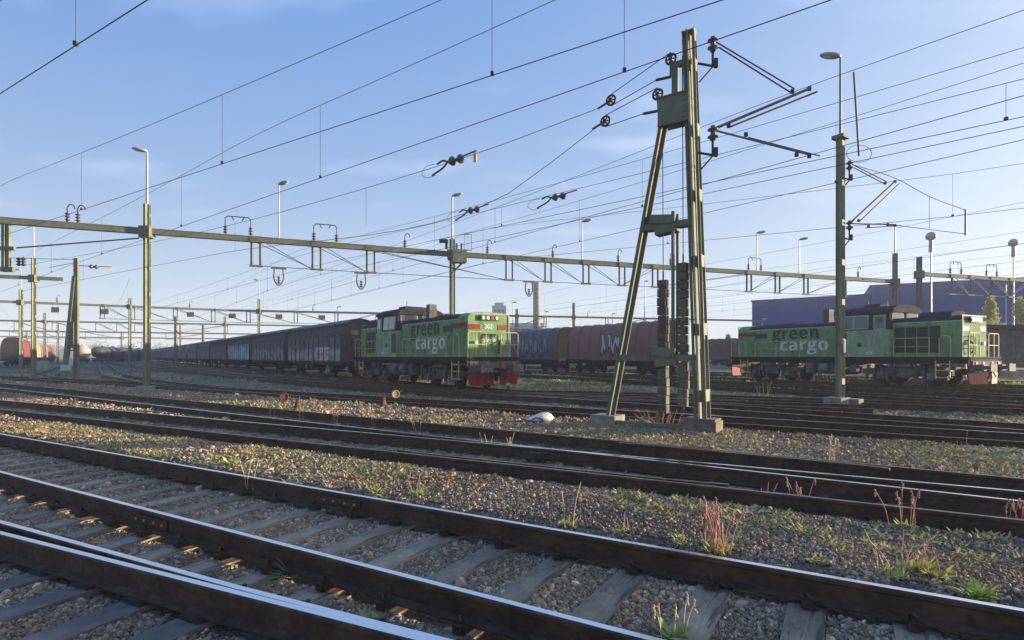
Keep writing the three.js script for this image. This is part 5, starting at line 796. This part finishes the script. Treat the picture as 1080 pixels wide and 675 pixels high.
weed('green tuft by the second track', 320, 476, { leaves: 24, ll: 0.2, lw: 0.012, yellow: true });
weed('pale tuft left in the gravel strip', 245, 492, { leaves: 24, ll: 0.16, lw: 0.012, yellow: true });
weed('light green plant standing in front of the third track', 285, 446, { leaves: 22, ll: 0.3, lw: 0.02, stalks: 2, h: 0.45 });
weed('brown dry seed head plant behind the second track', 274, 438, { leaves: 4, ll: 0.2, lw: 0.012, stalks: 4, h: 0.4, dry: true, head: true });
weed('tall wavy green plant at the frog of the turnout', 514, 480, { leaves: 14, ll: 0.26, lw: 0.011, stalks: 2, h: 0.48, dry: true });
weed('two thin stalks right of the wavy plant', 536, 482, { leaves: 4, ll: 0.1, lw: 0.01, stalks: 3, h: 0.36, dry: true });
weed('thin stalk left between the second and third track', 318, 444, { leaves: 6, ll: 0.16, lw: 0.012, stalks: 2, h: 0.5, dry: true });
weed('pale stalk pair further along between the second and third track', 395, 452, { leaves: 8, ll: 0.14, lw: 0.012, stalks: 3, h: 0.5 });
weed('reddish stalk pair between the second and third track', 355, 448, { leaves: 6, ll: 0.14, lw: 0.012, stalks: 3, h: 0.46 });
weed('small pale stems behind the turnout', 440, 458, { leaves: 8, ll: 0.14, lw: 0.012, stalks: 2, h: 0.3, dry: true });
weed('reddish small stems between the A-frame legs', 700, 450, { leaves: 12, ll: 0.12, lw: 0.01, stalks: 16, h: 0.34, spread: 0.45 });
weed('pair of reddish stalks in the right gravel strip', 1014, 484, { leaves: 6, ll: 0.12, lw: 0.01, stalks: 4, h: 0.36, spread: 0.08, lean: 0.3 });
weed('grass clump before the slim lamp mast', 803, 424, { leaves: 30, ll: 0.4, lw: 0.016, stalks: 4, h: 0.6, spread: 0.2, dry: true });
weed('dry tall stems right of the A-frame block', 878, 496, { leaves: 10, ll: 0.16, lw: 0.01, stalks: 5, h: 0.42, dry: true, head: true });
weed('grass clump left of the right locomotive buffer weeds', 1045, 406, { leaves: 40, ll: 0.5, lw: 0.03, spread: 0.5, yellow: true });
weed('bright grass by the right locomotive plough', 1068, 408, { leaves: 46, ll: 0.55, lw: 0.03, spread: 0.6, yellow: true });

// ------------------------------------------------------------------ loose ballast stones and low growth
seed = 99;
{
  const stoneGeo = k => { const g = new THREE.IcosahedronGeometry(1, 0), p = g.attributes.position; for (let i = 0; i < p.count; i++) { const a = Math.round(p.getX(i) * 50), b = Math.round(p.getY(i) * 50 + p.getZ(i) * 170); const f = 0.72 + 0.5 * hash2(a, b, k); p.setXYZ(i, p.getX(i) * f * 1.15, p.getY(i) * f * 0.8, p.getZ(i) * f); } g.computeVertexNormals(); return g; };
  const mats = new THREE.MeshStandardMaterial({ roughness: 0.95, map: tGravel });
  const inView = (d0, d1, pxm = 200) => { const d = Math.sqrt(rr(d0 * d0, d1 * d1)), px = rr(-pxm, 1080 + pxm); return [(px - CX) / F * d, d]; };
  const zones = [['foreground', 2.6, 7.5, 150000, 0.0128], ['middle', 7.5, 14, 150000, 0.0175], ['distant', 14, 34, 120000, 0.03]];
  const q = new THREE.Quaternion(), e = new THREE.Euler(), mt = new THREE.Matrix4(), c = new THREE.Color();
  zones.forEach(([nm, d0, d1, n, sz], zi) => {
    const im = new THREE.InstancedMesh(stoneGeo(zi), mats, n); im.name = numbered('ballast_stones'); im.castShadow = im.receiveShadow = true;
    let k = 0, tries = 0;
    while (k < n && tries++ < n * 3) {
      const [X, d] = inView(d0, d1); let skip = false, tone = 1, lift = 0, brown = 0.5, inside = false;
      for (const L of LINES) {
        const s = L.side(X, d), as = Math.abs(s); if (as > 1.7) continue;
        if (Math.abs(as - 0.7525) < 0.09) { skip = true; break; }
        if (L === T0 && s > 0.6 && s < 1.1) { skip = rnd() < 0.6; }
        if (as < 1.28) { inside = true; brown = 0.15; const sp = L === T0 ? 0.62 : L === T1 ? 0.634 : 0.66; const x0 = L === T1 ? 5.2 : L === T0 ? 3.5 : 13, off = L === T1 ? 0.22 : L === T0 ? 0.35 : 0.3, al = L.along(X, d) - L.along(x0, L.at(x0)) - off, fr = Math.abs(al - Math.round(al / sp) * sp);
          if ((L === T0 || L === T1) && fr < 0.125 && rnd() < 0.94) { skip = true; break; }
          if (L === T2 && fr < 0.1 && rnd() < 0.6) { skip = true; break; }
          lift = -0.012; }
      }
      if (skip) continue;
      const s = sz * (0.45 + 1.2 * rnd() * rnd() + 0.15) * (rnd() < 0.03 ? 1.9 : 1) * (inside && zi === 0 ? 1.12 : 1), nz = fbm(X * 0.7, d * 0.7, 55, 3);
      e.set(rnd() * 6, rnd() * 6, rnd() * 6); q.setFromEuler(e); mt.compose(V(X, groundY(X, d) + s * 0.35 + lift + (inside ? 0.018 * rnd() : 0.012 * rnd()), -d), q, V(s * rr(0.8, 1.4), s * rr(0.6, 1.0), s));
      im.setMatrixAt(k, mt); const v = (0.19 + 0.44 * rnd() * rnd()) * (inside ? 1.08 : 1.0) * (0.62 + 0.8 * nz) * (rnd() < 0.03 ? 1.9 : 1), w = brown * rr(0.2, 1); { const st = fbm(X * 1.7, d * 1.7, 158, 3) > 0.55 ? 0.16 : 0; c.setRGB(v * (1.32 + 0.2 * w + st), v * (1.03 + 0.03 * w), v * (0.72 - 0.12 * w - st * 0.5)); }; im.setColorAt(k, c); k++;
    }
    im.count = k; tag(im, nm + ' grey and brown crushed ballast stones', 'ballast', null, 'stuff'); scene.add(im);
  });
  // low grass and moss tufts on the gravel strips
  const tuft = (() => { const b = nb(); for (let i = 0; i < 16; i++) { const a = rnd() * 6.28, dir = V(Math.cos(a), rr(0.5, 1.8), Math.sin(a)).normalize(); blade(b, V(rr(-0.5, 0.5), 0, rr(-0.5, 0.5)), dir, rr(0.5, 1.1), 0.07, rr(0.1, 0.5)); } return b.geo(); })();
  const gm = new THREE.MeshPhysicalMaterial({ roughness: 0.9, transmission: 0.3, thickness: 0, side: THREE.DoubleSide, color: 0xffffff });
  const im = new THREE.InstancedMesh(tuft, gm, 8500); im.name = 'grass_tufts'; let k = 0, tries = 0;
  while (k < 8500 && tries++ < 200000) {
    const far = rnd() < 0.42, [X, d] = far ? inView(14, 60, 30) : inView(4, 14, 30); if (LINES.some(L => Math.abs(L.side(X, d)) < (far ? 0.95 : 1.0))) continue;
    const side1 = T1.side(X, d); if (side1 < 0) continue;
    const cl = fbm(X * 0.55 + 3, d * 0.55, 131, 4) + 0.07 * (X > 2 ? 1 : 0) + (d > 36 ? 0.04 : 0); if (cl < 0.5 || rnd() > (cl - 0.47) * 5) continue; if (far && d > 20 && X < -9 && rnd() < 0.8) continue;
    const h = far ? rr(0.08, 0.24) * (d > 36 ? 1.6 : 1) : rr(0.025, 0.1); e.set(0, rnd() * 6.28, 0); q.setFromEuler(e); mt.compose(V(X, groundY(X, d) + 0.004, -d), q, V(h * rr(1, 2), h, h * rr(1, 2))); im.setMatrixAt(k, mt);
    const y = rnd(); if (rnd() < 0.3) c.setRGB(0.42 + 0.2 * y, 0.33 + 0.15 * y, 0.18 + 0.08 * y); else c.setRGB(0.28 + 0.3 * y, 0.36 + 0.14 * y, 0.07 + 0.05 * y); im.setColorAt(k, c); k++;
  }
  im.count = k; im.castShadow = im.receiveShadow = true; tag(im, 'low moss and grass tufts scattered on the gravel', 'grass', null, 'stuff'); scene.add(im);
}

renderer.render(scene, camera);
